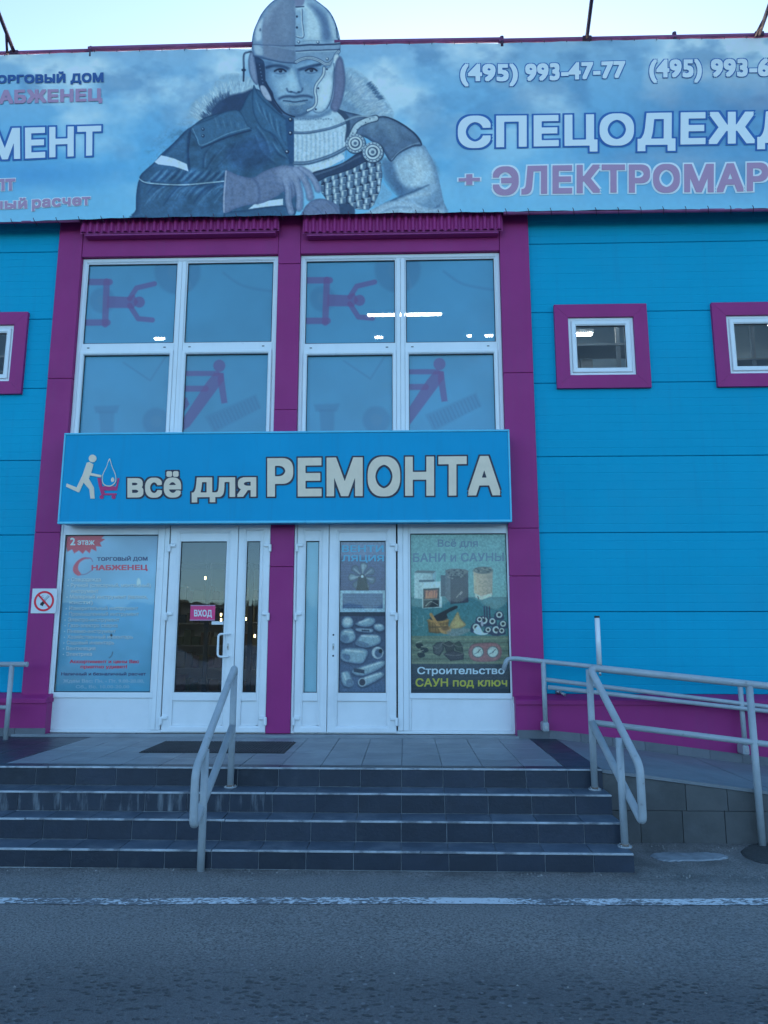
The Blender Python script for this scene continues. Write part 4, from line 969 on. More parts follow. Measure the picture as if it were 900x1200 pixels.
hd = MB().prism_y(pp([(108.5+4.5*math.cos(k/20*2*PI), 537.3+4.5*math.sin(k/20*2*PI)) for k in range(20)]), YL-.002, YL+.004); link('emblem_head', hd.mesh(), mCREAM, sg)
mCART = mat('magenta vinyl', alb(120, 24, 96), .5)
link('emblem_cart', MB().prism_y(pp(sxy([(206, 225), (219, 225), (224, 257), (277, 257), (282, 226), (289, 226), (280, 272), (230, 272), (234, 283), (278, 283), (278, 290), (222, 290), (213, 262)])), YL-.001, YL+.004).mesh(), mCART, sg)
for c_ in ((222, 297), (267, 297)):
    a, b = sxy([c_])[0]; link('emblem_wheel', MB().prism_y(pp([(a+2.4*math.cos(k/14*2*PI), b+2.4*math.sin(k/14*2*PI)) for k in range(14)]), YL-.0015, YL+.004).mesh(), mCART, sg)
drop = cr(sxy([(252, 152), (262, 180), (275, 212), (277, 238), (264, 254), (250, 258), (234, 254), (224, 240), (226, 212), (240, 182)]), True, 6)
dc = drop.mean(0); din = dc+(drop-dc)*.90
b = MB(); A_ = [b.bm.verts.new((*[float(q) for q in (bp(p[0], p[1], YL)[0],)], YL-.003, float(bp(p[0], p[1], YL)[1]))) for p in drop]; B_ = [b.bm.verts.new((float(bp(p[0], p[1], YL)[0]), YL-.003, float(bp(p[0], p[1], YL)[1]))) for p in din]
for k in range(len(A_)): b.bm.faces.new((A_[k], A_[(k+1) % len(A_)], B_[(k+1) % len(A_)], B_[k]))
link('emblem_drop_outline', b.mesh(), mCREAM, sg)
link('emblem_drop', MB().prism_y(pp([tuple(p) for p in din]), YL-.0028, YL-.002).mesh(), mSIGN, sg)
link('emblem_highlight', MB().prism_y(pp(sxy([(262, 224), (268, 226), (270, 234), (266, 240), (260, 240), (258, 232)]), sm=True), YL-.0042, YL-.003).mesh(), mCREAM, sg)

# ================================================================== AWNINGS
for (p0, p1, lab) in ((93, 326.5, 'magenta corrugated awning over the left upper window'), (354.5, 589.5, 'magenta corrugated awning over the right upper window')):
    a = thing('window_awning', lab, 'awning', (X((p0+p1)/2, 268, -.3), -.1, 7), 'magenta corrugated awnings over the upper windows')
    YA_ = -.20; x0, x1 = X(p0, 268, YA_), X(p1, 268, YA_); zb = Zc((p0+p1)/2, 269.5, YA_); zt_ = zb+.42; n = 28*8
    vs = []; pitch = (x1-x0)/28
    for i in range(n+1):
        u = i/8 % 1; h = np.clip(abs((u-.5)*2)*2.6-.8, 0, 1); h = h*h*(3-2*h); yy = YA_+.032*h; xx = x0+(x1-x0)*i/n
        vs += [(xx, yy, zb), (xx, yy, zt_-.14), (xx, -.05+.03*h, zt_), (xx, yy+.003, zb)]
    me = mesh_of('sheet', vs, [f for i in range(n) for f in ((4*i, 4*i+4, 4*i+5, 4*i+1), (4*i+1, 4*i+5, 4*i+6, 4*i+2))])
    link('corrugated_sheet', me, mPURP, a)
    link('soffit_box', MB().box(x0+.05, x1-.05, YA_+.045, -.048, zb-.035, zt_-.2, .004).mesh(), mPURPD, a)
    link('edge_lath', MB().box(x0+.0, x1-.0, YA_+.034, YA_+.044, zb-.012, zb+.05, .002).mesh(), mPURPD, a)

# ================================================================== BANNER
YB = -.27
topx = np.array([-200, 0, 110, 290, 400, 589, 900, 1100.]); topy = np.array([70, 65, 60.5, 57.3, 52.6, 50.2, 43.8, 39.8])
botx = np.array([-200, 0, 93, 200, 350, 550, 900, 1100.]); boty = np.array([263, 260, 257, 254.6, 251.9, 248.3, 243.9, 241.5])
gxs = np.concatenate([np.arange(-190, 156, 2.2), np.arange(156, 524, .62), np.arange(524, 1062, 2.2)])
tv = np.concatenate([np.arange(-.34, 0, .0031), np.linspace(0, 1, 316)])
XX = np.repeat(gxs[None, :], len(tv), 0); ty, by = np.interp(gxs, topx, topy), np.interp(gxs, botx, boty)
YY = ty[None]+tv[:, None]*(by-ty)[None]
P = Paint(XX, YY, (96, 158, 205)); fullw = (slice(None), slice(None))
v_ = np.clip((YY-ty)/(by-ty), 0, 1)
base = np.where((v_ < .62)[..., None], np.array((108, 158, 200.))*(1-v_[..., None]/.62)+np.array((72, 148, 204.))*v_[..., None]/.62, np.array((72, 148, 204.))*(1-(v_[..., None]-.62)/.38)+np.array((88, 160, 208.))*(v_[..., None]-.62)/.38)
P.c = base/255
n1 = vnoise(XX+900, YY*1.6, 90, 3, 5); n2 = vnoise(XX+700, YY*1.4, 46, 8, 5)
P._put(fullw, np.clip((n1-.47)*4.6, 0, 1)*np.clip(1.35-v_*1.3, 0, 1)*.85, (160, 198, 224))
P._put(fullw, np.clip((n2-.52)*5, 0, 1)*np.clip(1.1-v_, 0, 1)*.6, (66, 116, 166))
dk = np.clip((XX-640)/170, 0, 1)*np.clip((v_-.1)*2.2, 0, 1)*np.clip((1.0-v_)*3, 0, 1)
P._put(fullw, dk*(.25+.75*np.clip((n1-.35)*2.4, 0, 1))*1.0, (44, 76, 128))
P._put(fullw, np.clip(1-np.hypot((XX-800)/120, (YY-188)/22), 0, 1)*np.clip((n2-.35)*4, 0, 1)*.7, (110, 150, 190))
P._put(fullw, np.clip(1-np.hypot((XX-40)/140, (YY-205)/22), 0, 1)*.45, (34, 108, 180))
bg0 = P.c.copy()
# --- printed figure: half workman in a padded jacket, half soldier in old armour
C2 = lambda pts: [(200+a/4.5, b/4.5) for a, b in pts]
C3 = lambda pts: [(350+a/4.5, b/4.5) for a, b in pts]
HC = lambda pts: [(270+a/6, b/6) for a, b in pts]
LC = lambda pts: [(150+a/4.5, 130+b/4.5) for a, b in pts]
RC = lambda pts: [(330+a/4.5, 130+b/4.5) for a, b in pts]
def fur(path, c1, c2, n, ln, seed, sp=8):
    r = np.random.default_rng(seed); Q = cr(path, False, 10); 
    for k in range(n):
        t = r.random()*(len(Q)-2); i = int(t); p = Q[i]*(1-t+i)+Q[i+1]*(t-i); d = Q[i+1]-Q[i]; d /= np.linalg.norm(d)+1e-9; nn = np.array([d[1], -d[0]])
        s0 = p+nn*r.uniform(-sp, sp*.4); l = ln*r.uniform(.6, 1.3); dd = nn*.85+d*r.uniform(-.1, .6); e = s0+dd*l; mid = (s0+e)/2+d*r.uniform(-1, 1)
        col = np.array(c1)*(1-(m_ := r.random()))+np.array(c2)*m_; P.line([s0, mid, e], col, .9, .6, .55, False, True)
# fur of the hood
P.fill([(221, 133), (226, 121), (236, 114), (245, 108), (254, 94), (268, 88), (285, 88), (298, 96), (302, 118), (286, 118), (264, 124), (252, 134), (240, 140), (228, 140)], (112, 160, 198), 2.2)
fur([(230, 140), (238, 128), (250, 118), (264, 108), (284, 102), (300, 102)], (156, 196, 220), (96, 142, 184), 1100, 8.5, 1, 12)
fur([(240, 140), (248, 128), (258, 118), (270, 113)], (60, 96, 140), (40, 70, 112), 160, 7, 7, 4)
P.fill([(392, 70), (404, 77), (418, 83), (432, 95), (445, 108), (456, 124), (460, 138), (440, 140), (410, 132), (396, 126)], (112, 160, 198), 2.2)
fur([(398, 98), (410, 98), (424, 106), (436, 120), (448, 136)], (156, 194, 218), (92, 136, 180), 1100, 8.5, 2, 13)
fur([(430, 98), (438, 106), (446, 117)], (60, 98, 142), (48, 84, 128), 90, 5, 9, 3)
P.fill([(396, 84), (408, 92), (416, 108), (424, 124), (418, 132), (400, 128)], (78, 120, 164), 5, .6)
fur([(402, 112), (412, 116), (424, 126), (434, 136)], (140, 182, 208), (84, 128, 170), 260, 8, 12, 6)
P.fill([(248, 131), (256, 121), (268, 113), (284, 109), (300, 108), (300, 160), (270, 156), (256, 142)], (40, 66, 108), 1.5)
P.fill([(246, 138), (251, 127), (258, 118), (262, 124), (254, 134)], (44, 74, 118), 1.2, .8)
# jacket body and raised arm
jc, je = (48, 92, 134), (26, 58, 100)
P.fill([(223, 150), (240, 138), (262, 132), (280, 130), (290, 112), (300, 104), (318, 116), (332, 134), (345, 142), (345, 254), (262, 256), (205, 256), (182, 250), (176, 225), (182, 190), (203, 168)], jc, .6, edge=je, ew=3)
P.fill([(203.3, 167.8), (223, 150), (221, 178), (222, 200), (215, 212), (164.4, 211), (181, 190), (190, 182)], (49, 94, 138), .6, edge=je, ew=5)
P.fill([(164.4, 210), (160.2, 226), (159.6, 246), (160.5, 258), (263, 258), (264, 212), (220, 215), (176, 214)], (49, 93, 137), .5, edge=(28, 62, 104), ew=7)
P.fill([(183, 191), (190, 182), (220, 198), (222, 203), (264, 201), (263, 213), (216, 216), (164.4, 211)], (45, 88, 132), .5, smooth=False)
for k in range(30):
    x0_ = 170+k*3.1+rng.uniform(-2, 2); y0_ = 214+rng.uniform(0, 3); l = rng.uniform(14, 34); P.line([(x0_+l*.75, y0_+1), (x0_+l*.3, y0_+l*.28), (x0_-2, y0_+l*.75)], (30, 66, 114) if k % 2 else (74, 126, 172), rng.uniform(1, 2.6), 1.0, .62, True, True)
for k in range(18):
    x0_ = 178+k*4.7; P.line([(x0_+9, 199+rng.uniform(-2, 2)), (x0_+3, 206), (x0_-4, 212.5)], (28, 62, 108) if k % 2 else (76, 128, 172), 2.1, 1.0, .75, True, True)
P.fill(LC([(140, 270), (175, 235), (240, 250), (310, 280), (318, 318), (240, 292), (160, 282)]), (156, 196, 226), .5, 1, False)
P.line(LC([(62, 362), (90, 378), (160, 386), (300, 390), (420, 378), (505, 368)]), (128, 174, 206), 1.3, .5)
P.line(LC([(62, 366), (90, 384), (160, 392), (300, 396), (505, 374)]), (26, 56, 100), .9, .7, .6)
P.line([(223, 150), (220.5, 165), (221, 182), (223, 198)], (28, 62, 108), 1.3, .9, .8)
for p_ in ([(250, 170), (240, 182), (238, 196)], [(262, 172), (250, 186), (242, 198)], [(276, 168), (266, 184), (254, 196)], [(300, 150), (310, 164), (316, 182)], [(306, 140), (318, 156), (326, 170)], [(298, 160), (306, 178), (322, 192)], [(312, 126), (322, 140), (334, 152)], [(318, 168), (326, 180), (336, 186)]):
    P.line(p_, (26, 58, 104), 2.6, 1.6, .6, True, True); P.line([(a+2, b-1.4) for a, b in p_], (82, 134, 176), 1.5, 1.1, .5, True, True)
P.fill([(266, 176), (300, 160), (318, 176), (312, 194), (280, 198)], (44, 84, 136), 5, .7)
jm = np.clip(1-np.hypot((XX-255)/95, (YY-205)/75)**6, 0, 1)*(XX < 345); P.c *= 1+((vnoise(XX*1.0+YY*.55, YY*1.5-XX*.2, 16, 31, 4)-.5)*.55*jm)[..., None]
# shoulder flap with two snaps, collar
P.fill([(224, 149), (248, 139), (262, 132), (280, 130), (290, 146), (294, 152), (266, 160), (236, 173), (229, 162)], (53, 99, 142), .5, edge=(32, 68, 110), ew=2.2)
P.line([(226, 151), (231, 162), (237, 170), (266, 157), (292, 150)], (92, 144, 184), .8, .5, .8); P.line([(236, 173.5), (266, 161), (294, 153)], (20, 46, 88), 1.6, .8, .8)
for y_ in (151.5, 159.3): P.ell(238, y_, 1.9, 1.9, (24, 50, 90), .4); P.ell(237.6, y_-.4, .8, .8, (96, 142, 182), .4)
for k in range(9): P.line([(252+k*4.5, 138+k*.9), (256+k*4, 150)], (36, 76, 124) if k % 2 else (80, 130, 172), 1.4, 1, .5, True, True)
P.fill([(297, 100), (304, 112), (318, 126), (334, 138), (345, 142), (345, 192), (338, 186), (322, 160), (306, 150), (296, 128)], (51, 99, 144), .7, edge=(30, 66, 108), ew=3)
for k in range(8): P.line([(300+k*4, 118+k*3.6), (306+k*3.4, 132+k*4), (318+k*2.6, 146+k*3.6)], (30, 66, 112) if k % 2 else (84, 138, 180), 1.6, 1.1, .6, True, True)
P.fill([(334, 138), (345, 140), (345, 200), (339, 196)], (34, 74, 124), .8, .8, False)
for y_ in (140, 178, 156): P.ell(340.5-(y_ == 178)*4, y_, 2.4, 2.6, (22, 46, 84), .4); P.ell(340-(y_ == 178)*4, y_-.6, .9, .9, (176, 206, 222), .4)
# knitted tunic, right half
P.fill([(344.6, 137), (360, 134), (376, 135), (386, 131), (392, 126), (399, 128), (405, 142), (408, 160), (406, 175), (394, 190), (366, 201), (344.6, 203)], (138, 180, 212), .4, 1, False)
for k in range(24):
    x_ = 346+k*2.6; P.line([(x_, 155), (x_+.6, 172), (x_-.4, 190)], (96, 140, 180) if k % 2 else (168, 204, 226), .8, .6, .55)
for p_, w_ in (([(345, 155.5), (360, 155.5), (380, 152), (394, 148), (407, 142.5)], 3.2), ([(345, 191.5), (362, 191), (384, 184.5), (398, 178), (408, 172)], 4.6)):
    P.line(p_, (58, 92, 132), w_, .6); P.line([(a, b-.4) for a, b in p_], (104, 144, 180), w_*.35, .5, .7)
for k in range(14): P.ell(349+k*3, 139.3+.5*math.sin(k*2), 1.1, .9, (86, 128, 166), .5, .8)
P.fill([(345, 196), (366, 196), (388, 188), (402, 181), (404, 186), (388, 195), (366, 203), (345, 203)], (158, 196, 222), .6, 1, False)
# bare arm
P.fill([(458, 189), (474, 175), (494, 169), (503, 180), (511, 197), (515, 213), (518.5, 231), (518.5, 262), (420, 262), (440, 244), (455, 236), (470, 230), (462, 214), (456, 200)], (112, 158, 198), .6, edge=(84, 128, 172), ew=7)
P.fill([(462, 196), (474, 184), (490, 178), (503, 188), (508, 206), (498, 218), (478, 222)], (132, 176, 208), 6, .8)
P.fill([(448, 188), (460, 190), (466, 208), (474, 222), (472, 231), (460, 222), (450, 206)], (66, 106, 150), 3, .85)
P.line([(458, 236), (476, 228), (490, 222), (503, 216)], (46, 82, 126), 2.4, 1.2, .85, True, True); P.line([(468, 234), (486, 229), (504, 226)], (150, 188, 216), 3, 2.4, .6, True, True)
P.line([(478, 186), (488, 192), (492, 204), (486, 216)], (150, 190, 216), 7, 5, .7, True, True); P.line([(503, 184), (510, 198), (512, 212)], (84, 128, 172), 5, 3, .7, True, True); P.fill([(462, 214), (478, 220), (492, 220), (478, 228), (468, 230)], (62, 102, 148), 3, .7); P.fill([(498, 236), (512, 222), (517, 228), (517, 245), (506, 246), (488, 241)], (78, 122, 166), 3, .6); P.line([(490, 244), (504, 246), (515, 240)], (60, 98, 144), 1.6, 1.2, .7)
P.fill([(420, 262), (436, 246), (460, 237), (484, 238), (500, 244), (518, 246), (518, 262)], (128, 170, 204), 1.6, .75); P.line([(446, 250), (462, 244), (482, 243)], (84, 126, 168), 2, 1.4, .7, True, True); P.line([(484, 248), (500, 250), (514, 247)], (92, 134, 176), 2, 1.6, .7, True, True)
P.fill([(447.5, 215), (452, 219), (459.5, 228.5), (452, 236), (442, 241.5), (438, 240), (442, 228)], (96, 156, 202), 1.2, .85)
# leather shoulder, strap and straps
lc_, le_ = (72, 106, 146), (36, 60, 98)
P.fill([(392, 127), (404, 130), (420, 134), (436, 138), (452, 136.5), (470, 144), (488, 157.5), (494.6, 170), (484, 172), (468, 180), (458.5, 189.5), (452, 182), (446, 172), (436, 166), (424, 160), (408, 164), (405, 142)], lc_, .6, edge=le_, ew=4)
P.fill([(432, 142), (452, 140), (470, 150), (480, 160), (462, 166), (446, 160), (434, 156)], (96, 136, 172), 5, .7); P.fill([(440, 148), (452, 152), (458, 164), (446, 164)], (50, 78, 116), 6, .5); P.fill([(462, 150), (476, 156), (486, 166), (470, 166)], (60, 90, 128), 4, .6)
P.line([(459, 187.5), (468, 177.5), (482, 169.8), (492.5, 167.5)], (108, 146, 180), .9, .5, .8); P.line([(438, 138), (452, 137), (470, 145), (487, 158), (494, 169)], (24, 42, 76), 1.2, .6, .8)
P.fill([(393, 127), (404, 131), (410, 142), (409, 160), (404, 166), (406, 146), (400, 134)], (48, 74, 110), .8)
P.line([(412, 160), (418, 148), (428, 142), (440, 138.5)], (44, 70, 104), 8.4, .5); P.line([(412, 160), (418, 148), (428, 142), (440, 138.5)], (136, 174, 202), 6, .5); P.line([(405, 141), (420, 136), (438, 137)], (110, 148, 180), 1.8, .6)
for k in range(5): P.ell(413.5+k*5, 156-k*4.2, .8, .8, (60, 90, 124), .3)
P.fill([(366, 203), (384, 197.5), (402, 191), (423, 178), (434, 186), (424, 193), (402, 203), (384, 208), (372, 213)], (42, 66, 104), .6, edge=(26, 42, 74), ew=2.5)
P.line([(370, 205), (394, 197), (422, 183)], (84, 116, 150), 1.6, 1, .7)
# scale armour
P.fill([(376, 212), (392, 206), (412, 199), (430, 189), (446, 190), (448, 206), (445, 224), (438, 240), (432, 246), (402, 244), (384, 236), (377, 226)], (36, 60, 96), .7, 1, False, clip=True)
for r_ in range(7):
    for c_ in range(10):
        cx_ = 374+c_*8.6+(r_ % 2)*1.6+(r_*.6)+rng.uniform(-.8, .8); cy_ = 214+r_*8.2-c_*3.0+rng.uniform(-.9, .9)
        P.fill([(cx_-3.6, cy_-4.4), (cx_+3.6, cy_-5.2), (cx_+4, cy_+1.2), (cx_+1, cy_+4.6), (cx_-3.6, cy_+2.6)], (96, 136, 170), .5, 1, edge=(52, 82, 120), ew=2.2)
        P.ell(cx_-1.2, cy_-1.2, 1.0, 2.6, (176, 206, 224), .8, .9); P.fill([(cx_+.6, cy_-4), (cx_+3.4, cy_-4.4), (cx_+3.2, cy_+2), (cx_+1, cy_+3.4)], (60, 94, 134), 1, .7); P.line([(cx_-3.2, cy_-4.4), (cx_+3.4, cy_-5)], (150, 184, 208), .8, .4, .7); P.line([(cx_-3.6, cy_+3.2), (cx_+1, cy_+5.2), (cx_+4, cy_+2)], (20, 34, 62), 1, .5, .85)
P.unclip()
for (cx_, cy_, r_) in ((416.3, 168, 11.2), (436.8, 178.4, 11.8)):
    P.ell(cx_+.6, cy_+1, r_+.8, r_+.6, (24, 42, 74), .8, .8); P.ell(cx_, cy_, r_, r_, (128, 166, 196), .5); P.ell(cx_, cy_, r_*.80, r_*.80, (52, 82, 118), .4); P.ell(cx_, cy_, r_*.72, r_*.72, (150, 184, 208), .4)
    P.ell(cx_, cy_, r_*.52, r_*.52, (46, 74, 110), .5); P.ell(cx_-.3, cy_-.3, r_*.38, r_*.38, (144, 180, 206), .5); P.ell(cx_, cy_, r_*.18, r_*.18, (70, 100, 136), .5)
    for k in range(16): P.ell(cx_+math.cos(k*PI/8)*r_*.9, cy_+math.sin(k*PI/8)*r_*.9, .7, .7, (60, 90, 126), .3)
# lower sleeve, wrist gap, gloves
P.fill([(288, 246), (331, 240), (345, 244), (345, 262), (262, 262), (262, 248)], (46, 90, 134), .6, 1, False, edge=(28, 62, 104), ew=3)
P.fill([(291, 244.5), (299, 238), (314, 235), (331.5, 232.5), (331.5, 239.8), (312, 242)], (160, 198, 226), .5, 1, False)
gc, ge = (88, 114, 156), (72, 98, 144)
P.fill([(353, 262), (355, 247), (364, 236), (376, 233), (387, 236), (397, 242), (406, 252), (410, 262)], gc, .6, edge=ge, ew=4); P.line([(366, 241), (374, 247), (380, 256)], (66, 92, 138), 1.4, 1, .7); P.line([(386, 238), (394, 246), (398, 256)], (66, 92, 138), 1.4, 1, .7)
P.fill([(398, 241), (410, 240), (416, 247), (412, 262), (402, 262)], (46, 76, 116), .7)
P.fill([(264.4, 199.5), (266, 199), (280, 205), (296, 207.8), (306, 202), (318, 197), (330, 194), (338, 194.4), (348, 197), (352, 206), (350, 222), (343, 232), (336, 233), (333, 224), (326, 229), (318, 233), (307, 238), (290, 240), (276, 244), (262, 248.4), (261.5, 225)], gc, .5, edge=ge, ew=4.5)
def finger(pts, w_):
    P.line(pts, (52, 76, 120), w_+1.8, 1.3, .6); P.line(pts, (92, 120, 164), w_, .6); P.line([(a-w_*.12, b-w_*.1) for a, b in pts], (122, 150, 190), w_*.42, 1.4, .7)
finger([(352, 198), (362, 204), (369, 213), (373, 222)], 6.6); finger([(346, 199), (355, 208), (361, 220), (363.5, 231)], 7.2); finger([(338, 200), (347, 212), (351, 228), (350.5, 243)], 7.4); finger([(334, 208), (337.5, 222), (338, 236), (341, 248)], 7)
P.fill([(328, 197), (340, 195), (352, 199), (356, 206), (344, 212), (332, 214), (324, 206)], (112, 140, 182), 4, .75)
P.line([(264.6, 200), (263.4, 215), (262.2, 232), (262.2, 248)], (134, 160, 196), 1.6, .6, .9); P.line([(296, 208), (302, 216), (304, 228), (302, 238)], (64, 90, 136), 2, 1.6, .8)
for p_ in ([(304, 210), (316, 206), (328, 208)], [(306, 218), (318, 214), (330, 216)], [(308, 228), (320, 224), (330, 224)], [(280, 212), (286, 224), (284, 236)], [(270, 208), (272, 224), (270, 240)]): P.line(p_, (74, 102, 148), 2, 1.6, .55, True, True)
for k in range(260): 
    a_, b_ = rng.uniform(264, 350), rng.uniform(200, 246)
# neck, face
P.fill([(345, 136), (345, 120), (384, 112), (390, 124), (388, 134), (372, 138)], (112, 156, 194), .7, 1, False)
P.fill([(345, 134), (372, 134), (388, 126), (387, 131), (372, 139), (346, 140)], (72, 112, 156), 1.5, .7)
P.fill([(300, 66), (320, 68), (345, 71), (370, 66), (382, 74), (380, 96), (374, 118), (366, 128), (356, 134), (343, 137), (331, 134), (322, 124), (318, 108), (309, 94), (304, 78)], (104, 152, 194), .7, edge=(72, 116, 164), ew=8)
P.fill([(330, 92), (338, 84), (341, 98), (338, 108), (326, 112), (318, 100)], (124, 172, 208), 5, .8); P.fill([(316, 74), (334, 72), (342, 80), (326, 78)], (120, 168, 206), 4, .7)
P.fill([(347, 84), (353, 92), (356, 106), (366, 112), (368, 96), (364, 88)], (84, 130, 176), 4, .75); P.fill([(352, 120), (366, 116), (364, 126), (354, 132)], (76, 120, 166), 3, .7)
P.fill([(309, 76), (318, 74), (316, 92), (318, 108), (312, 100), (307, 86)], (64, 104, 152), 3, .75)
# brows, eyes
P.line([(312.5, 78.8), (320, 76.8), (330, 77.2), (338.5, 80.2)], (34, 60, 100), 3.4, 1.1, .9, True); P.line([(350, 81.2), (358, 79.0), (367, 76.6), (375, 75.0)], (34, 60, 100), 3.4, 1.1, .9, True); P.fill([(338, 79), (350, 80), (349, 88), (345, 92), (340, 88)], (72, 114, 162), 2.6, .6)
for cx_, cy_ in ((328.3, 82.8), (364.6, 82)):
    P.ell(cx_, cy_-1.2, 8.6, 3.8, (52, 88, 136), 2.2, .7); P.ell(cx_, cy_+.5, 5.2, 1.6, (108, 150, 188), .7); P.ell(cx_+.3, cy_-.1, 2.2, 2.0, (24, 42, 78), .6); P.line([(cx_-6.5, cy_+.2), (cx_-2, cy_-2.1), (cx_+3, cy_-2.0), (cx_+6.5, cy_+.2)], (20, 38, 72), 2.0, .6); P.ell(cx_-.4, cy_-.6, .4, .4, (150, 184, 210), .3, .7)
    P.line([(cx_-5, cy_+2.5), (cx_, cy_+3.4), (cx_+5, cy_+2.3)], (62, 100, 146), 1, .7, .7); P.line([(cx_-6, cy_+6), (cx_, cy_+7), (cx_+6, cy_+5)], (84, 128, 172), 1.6, 1.6, .5)
# nose, moustache, mouth, chin
P.fill([(339, 82), (345, 83), (348, 96), (349, 104), (342, 106), (338, 100)], (134, 182, 214), 2.6, .8); P.line([(349.5, 84), (351, 94), (353.5, 102)], (70, 112, 160), 2.4, 1.5, .7)
P.line([(336, 103.5), (338, 107), (343, 107.6), (348, 108.6), (353, 106.6), (354.6, 103)], (48, 80, 124), 1.8, .9, .85); P.ell(341, 107, 1.6, .9, (26, 46, 82), .5, .8); P.ell(350, 107.2, 1.6, .9, (26, 46, 82), .5, .8)
P.line([(327, 115.6), (331, 113.6), (338, 112.4), (345.5, 113.0), (353, 111.8), (361, 111.9), (365.5, 113.6)], (38, 64, 106), 2.9, 1.3, .85, True)
P.fill([(318, 104), (324, 112), (330, 124), (338, 132), (330, 131), (322, 122)], (70, 110, 158), 3.5, .6); P.fill([(312, 88), (322, 96), (326, 108), (320, 112), (314, 100)], (84, 130, 176), 4, .6); P.fill([(356, 96), (364, 100), (366, 110), (358, 108)], (112, 158, 196), 3, .5)
P.line([(332, 117.8), (338, 118.2), (345, 119.2), (352, 118.2), (360, 116.8)], (42, 70, 112), 1.4, .6); P.line([(334, 121.4), (345, 122.6), (357, 120.4)], (126, 166, 200), 1.8, .9, .8)
P.fill([(341, 124.6), (348, 124.4), (351, 131), (345, 135.5), (338, 132)], (62, 100, 148), 2.4, .6); P.line([(326, 124), (332, 132.5), (343, 136.4), (356, 133.4), (366, 127)], (48, 80, 124), 3.0, 1.4, .6)
fm = (np.clip(1-np.hypot((XX-345)/23, (YY-124)/13)**2, 0, 1))[..., None]; P.c *= 1-(.05+.22*(vnoise(XX, YY, 1.1, 71, 2)[..., None]))*fm*.7
# left side of the helmet: strap, ear muff
P.fill([(296.5, 64), (301, 66), (309, 71.5), (310.5, 82), (311.5, 96), (315, 101), (320, 109), (322, 120), (331, 133), (326, 131), (316, 120), (308, 112), (303, 100), (299, 82)], (34, 58, 98), .6)
P.fill([(293, 62), (297, 62), (301, 84), (302, 99), (297, 96), (292.5, 86), (291, 72)], (104, 134, 176), .7, edge=(60, 88, 130), ew=3)
P.line([(294, 60), (288, 61.5), (285.6, 66), (285.8, 80), (285.4, 95)], (36, 60, 98), 2.1, .5); P.line([(295, 58.8), (289, 60.5), (286, 66), (285.8, 78)], (110, 146, 184), .7, .4, .8); P.ell(285.6, 82.2, 2.6, 1.7, (30, 50, 86), .4)
P.fill([(305, 101), (310, 101), (316, 111), (318, 118), (312, 116), (307, 109)], (128, 156, 192), .8); P.line([(311.5, 96), (317, 108), (322, 118), (330, 129), (337, 134), (345, 136.6)], (26, 46, 82), 1.6, .6)
for k in range(6): P.ell(304+.8*k, 76+k*4.2, .8, .8, (86, 120, 162), .4, .7)
# helmet shell
helm = [(295, 52), (295.4, 44), (297.5, 35), (301, 27), (306, 17), (313, 8), (322, .6), (334, -4), (347, -5.4), (359, -4), (369, 0), (378, 6), (386, 13), (391.5, 22), (395.6, 33), (398.2, 43), (399, 52), (398, 62), (392, 68), (386, 74), (380, 74), (372, 69.5), (362, 67.4), (354, 69), (346.6, 73), (332, 72.2), (318, 69.6), (304, 66), (297, 65)]
P.fill(helm, (96, 136, 178), .45, edge=(56, 88, 134), ew=3.2)
P.fill([(309, 22), (318, 8), (330, 0), (346.4, -3), (346.4, 72.6), (332, 71.6), (318, 69), (309, 66), (307.6, 50), (307, 36)], (98, 124, 160), 1.2, .96, False, grad=((308, 0), (346, 0), (84, 116, 156))); P.fill([(328, 4), (342, 0), (344, 30), (338, 48), (326, 40)], (106, 136, 172), 5, .5)
P.fill([(299.5, 36), (303, 27), (308, 22), (306.5, 34), (306, 46), (300, 47)], (150, 186, 214), 1.5, .85); P.fill([(297.5, 53), (306, 55), (307.5, 64), (300, 63)], (130, 168, 200), 1.2, .8); P.ell(305, 35, 1.1, 1.8, (60, 90, 132), .5, .8)
P.fill([(310, 16), (320, 6), (330, 1.5), (320, 14), (313, 28)], (122, 158, 196), 3, .6)
# metal half
P.fill([(346.6, -4), (360, -3), (370, 2), (380, 9), (388, 19), (393.5, 32), (396.5, 50), (346.6, 52)], (112, 156, 194), .6, 1, False)
P.fill([(348, 6), (358, 4), (368, 12), (374, 26), (376, 46), (364, 47), (358, 44), (357, 14), (348, 12)], (148, 190, 216), 4, .85)
P.fill([(362, 6), (374, 10), (384, 22), (388, 40), (386, 48), (378, 46), (376, 28), (368, 14)], (66, 100, 148), 3.4, .8); P.fill([(384, 16), (391, 26), (394, 40), (392, 48), (388, 36)], (140, 178, 206), 2, .7)
P.fill([(346.4, -2), (357, -4), (356, 5), (352, 8), (346.4, 8)], (98, 118, 160), 1, .9); P.line([(347, 8.6), (356, 8.2)], (40, 66, 106), 1.4, .5)
P.line([(347, 43), (356, 43.4), (354.6, 26), (354.2, 11)], (44, 74, 116), .9, .4, .9); P.line([(348, 42.2), (355, 42.4), (353.6, 26), (353, 12)], (166, 200, 222), .8, .5, .8)
for y_ in (19.6, 32.2): P.ell(348, y_, 1.2, 1.4, (28, 48, 84), .4)
P.line([(388, 14), (393.2, 28), (395, 44)], (36, 62, 102), 1, .5, .8); P.line([(381, 7), (390, 18), (395.6, 33), (398, 47)], (150, 186, 210), .8, .5, .7)
for p_ in ((380.6, 7.4), (390, 20), (394.6, 33), (396.8, 46)): P.ell(*p_, 1.1, 1.1, (34, 58, 98), .4)
P.fill([(296, 50.6), (320, 53), (346, 53.4), (372, 52), (398.6, 49.4), (399, 56), (372, 58.4), (346.6, 59)], (110, 150, 188), .5, .5, False)
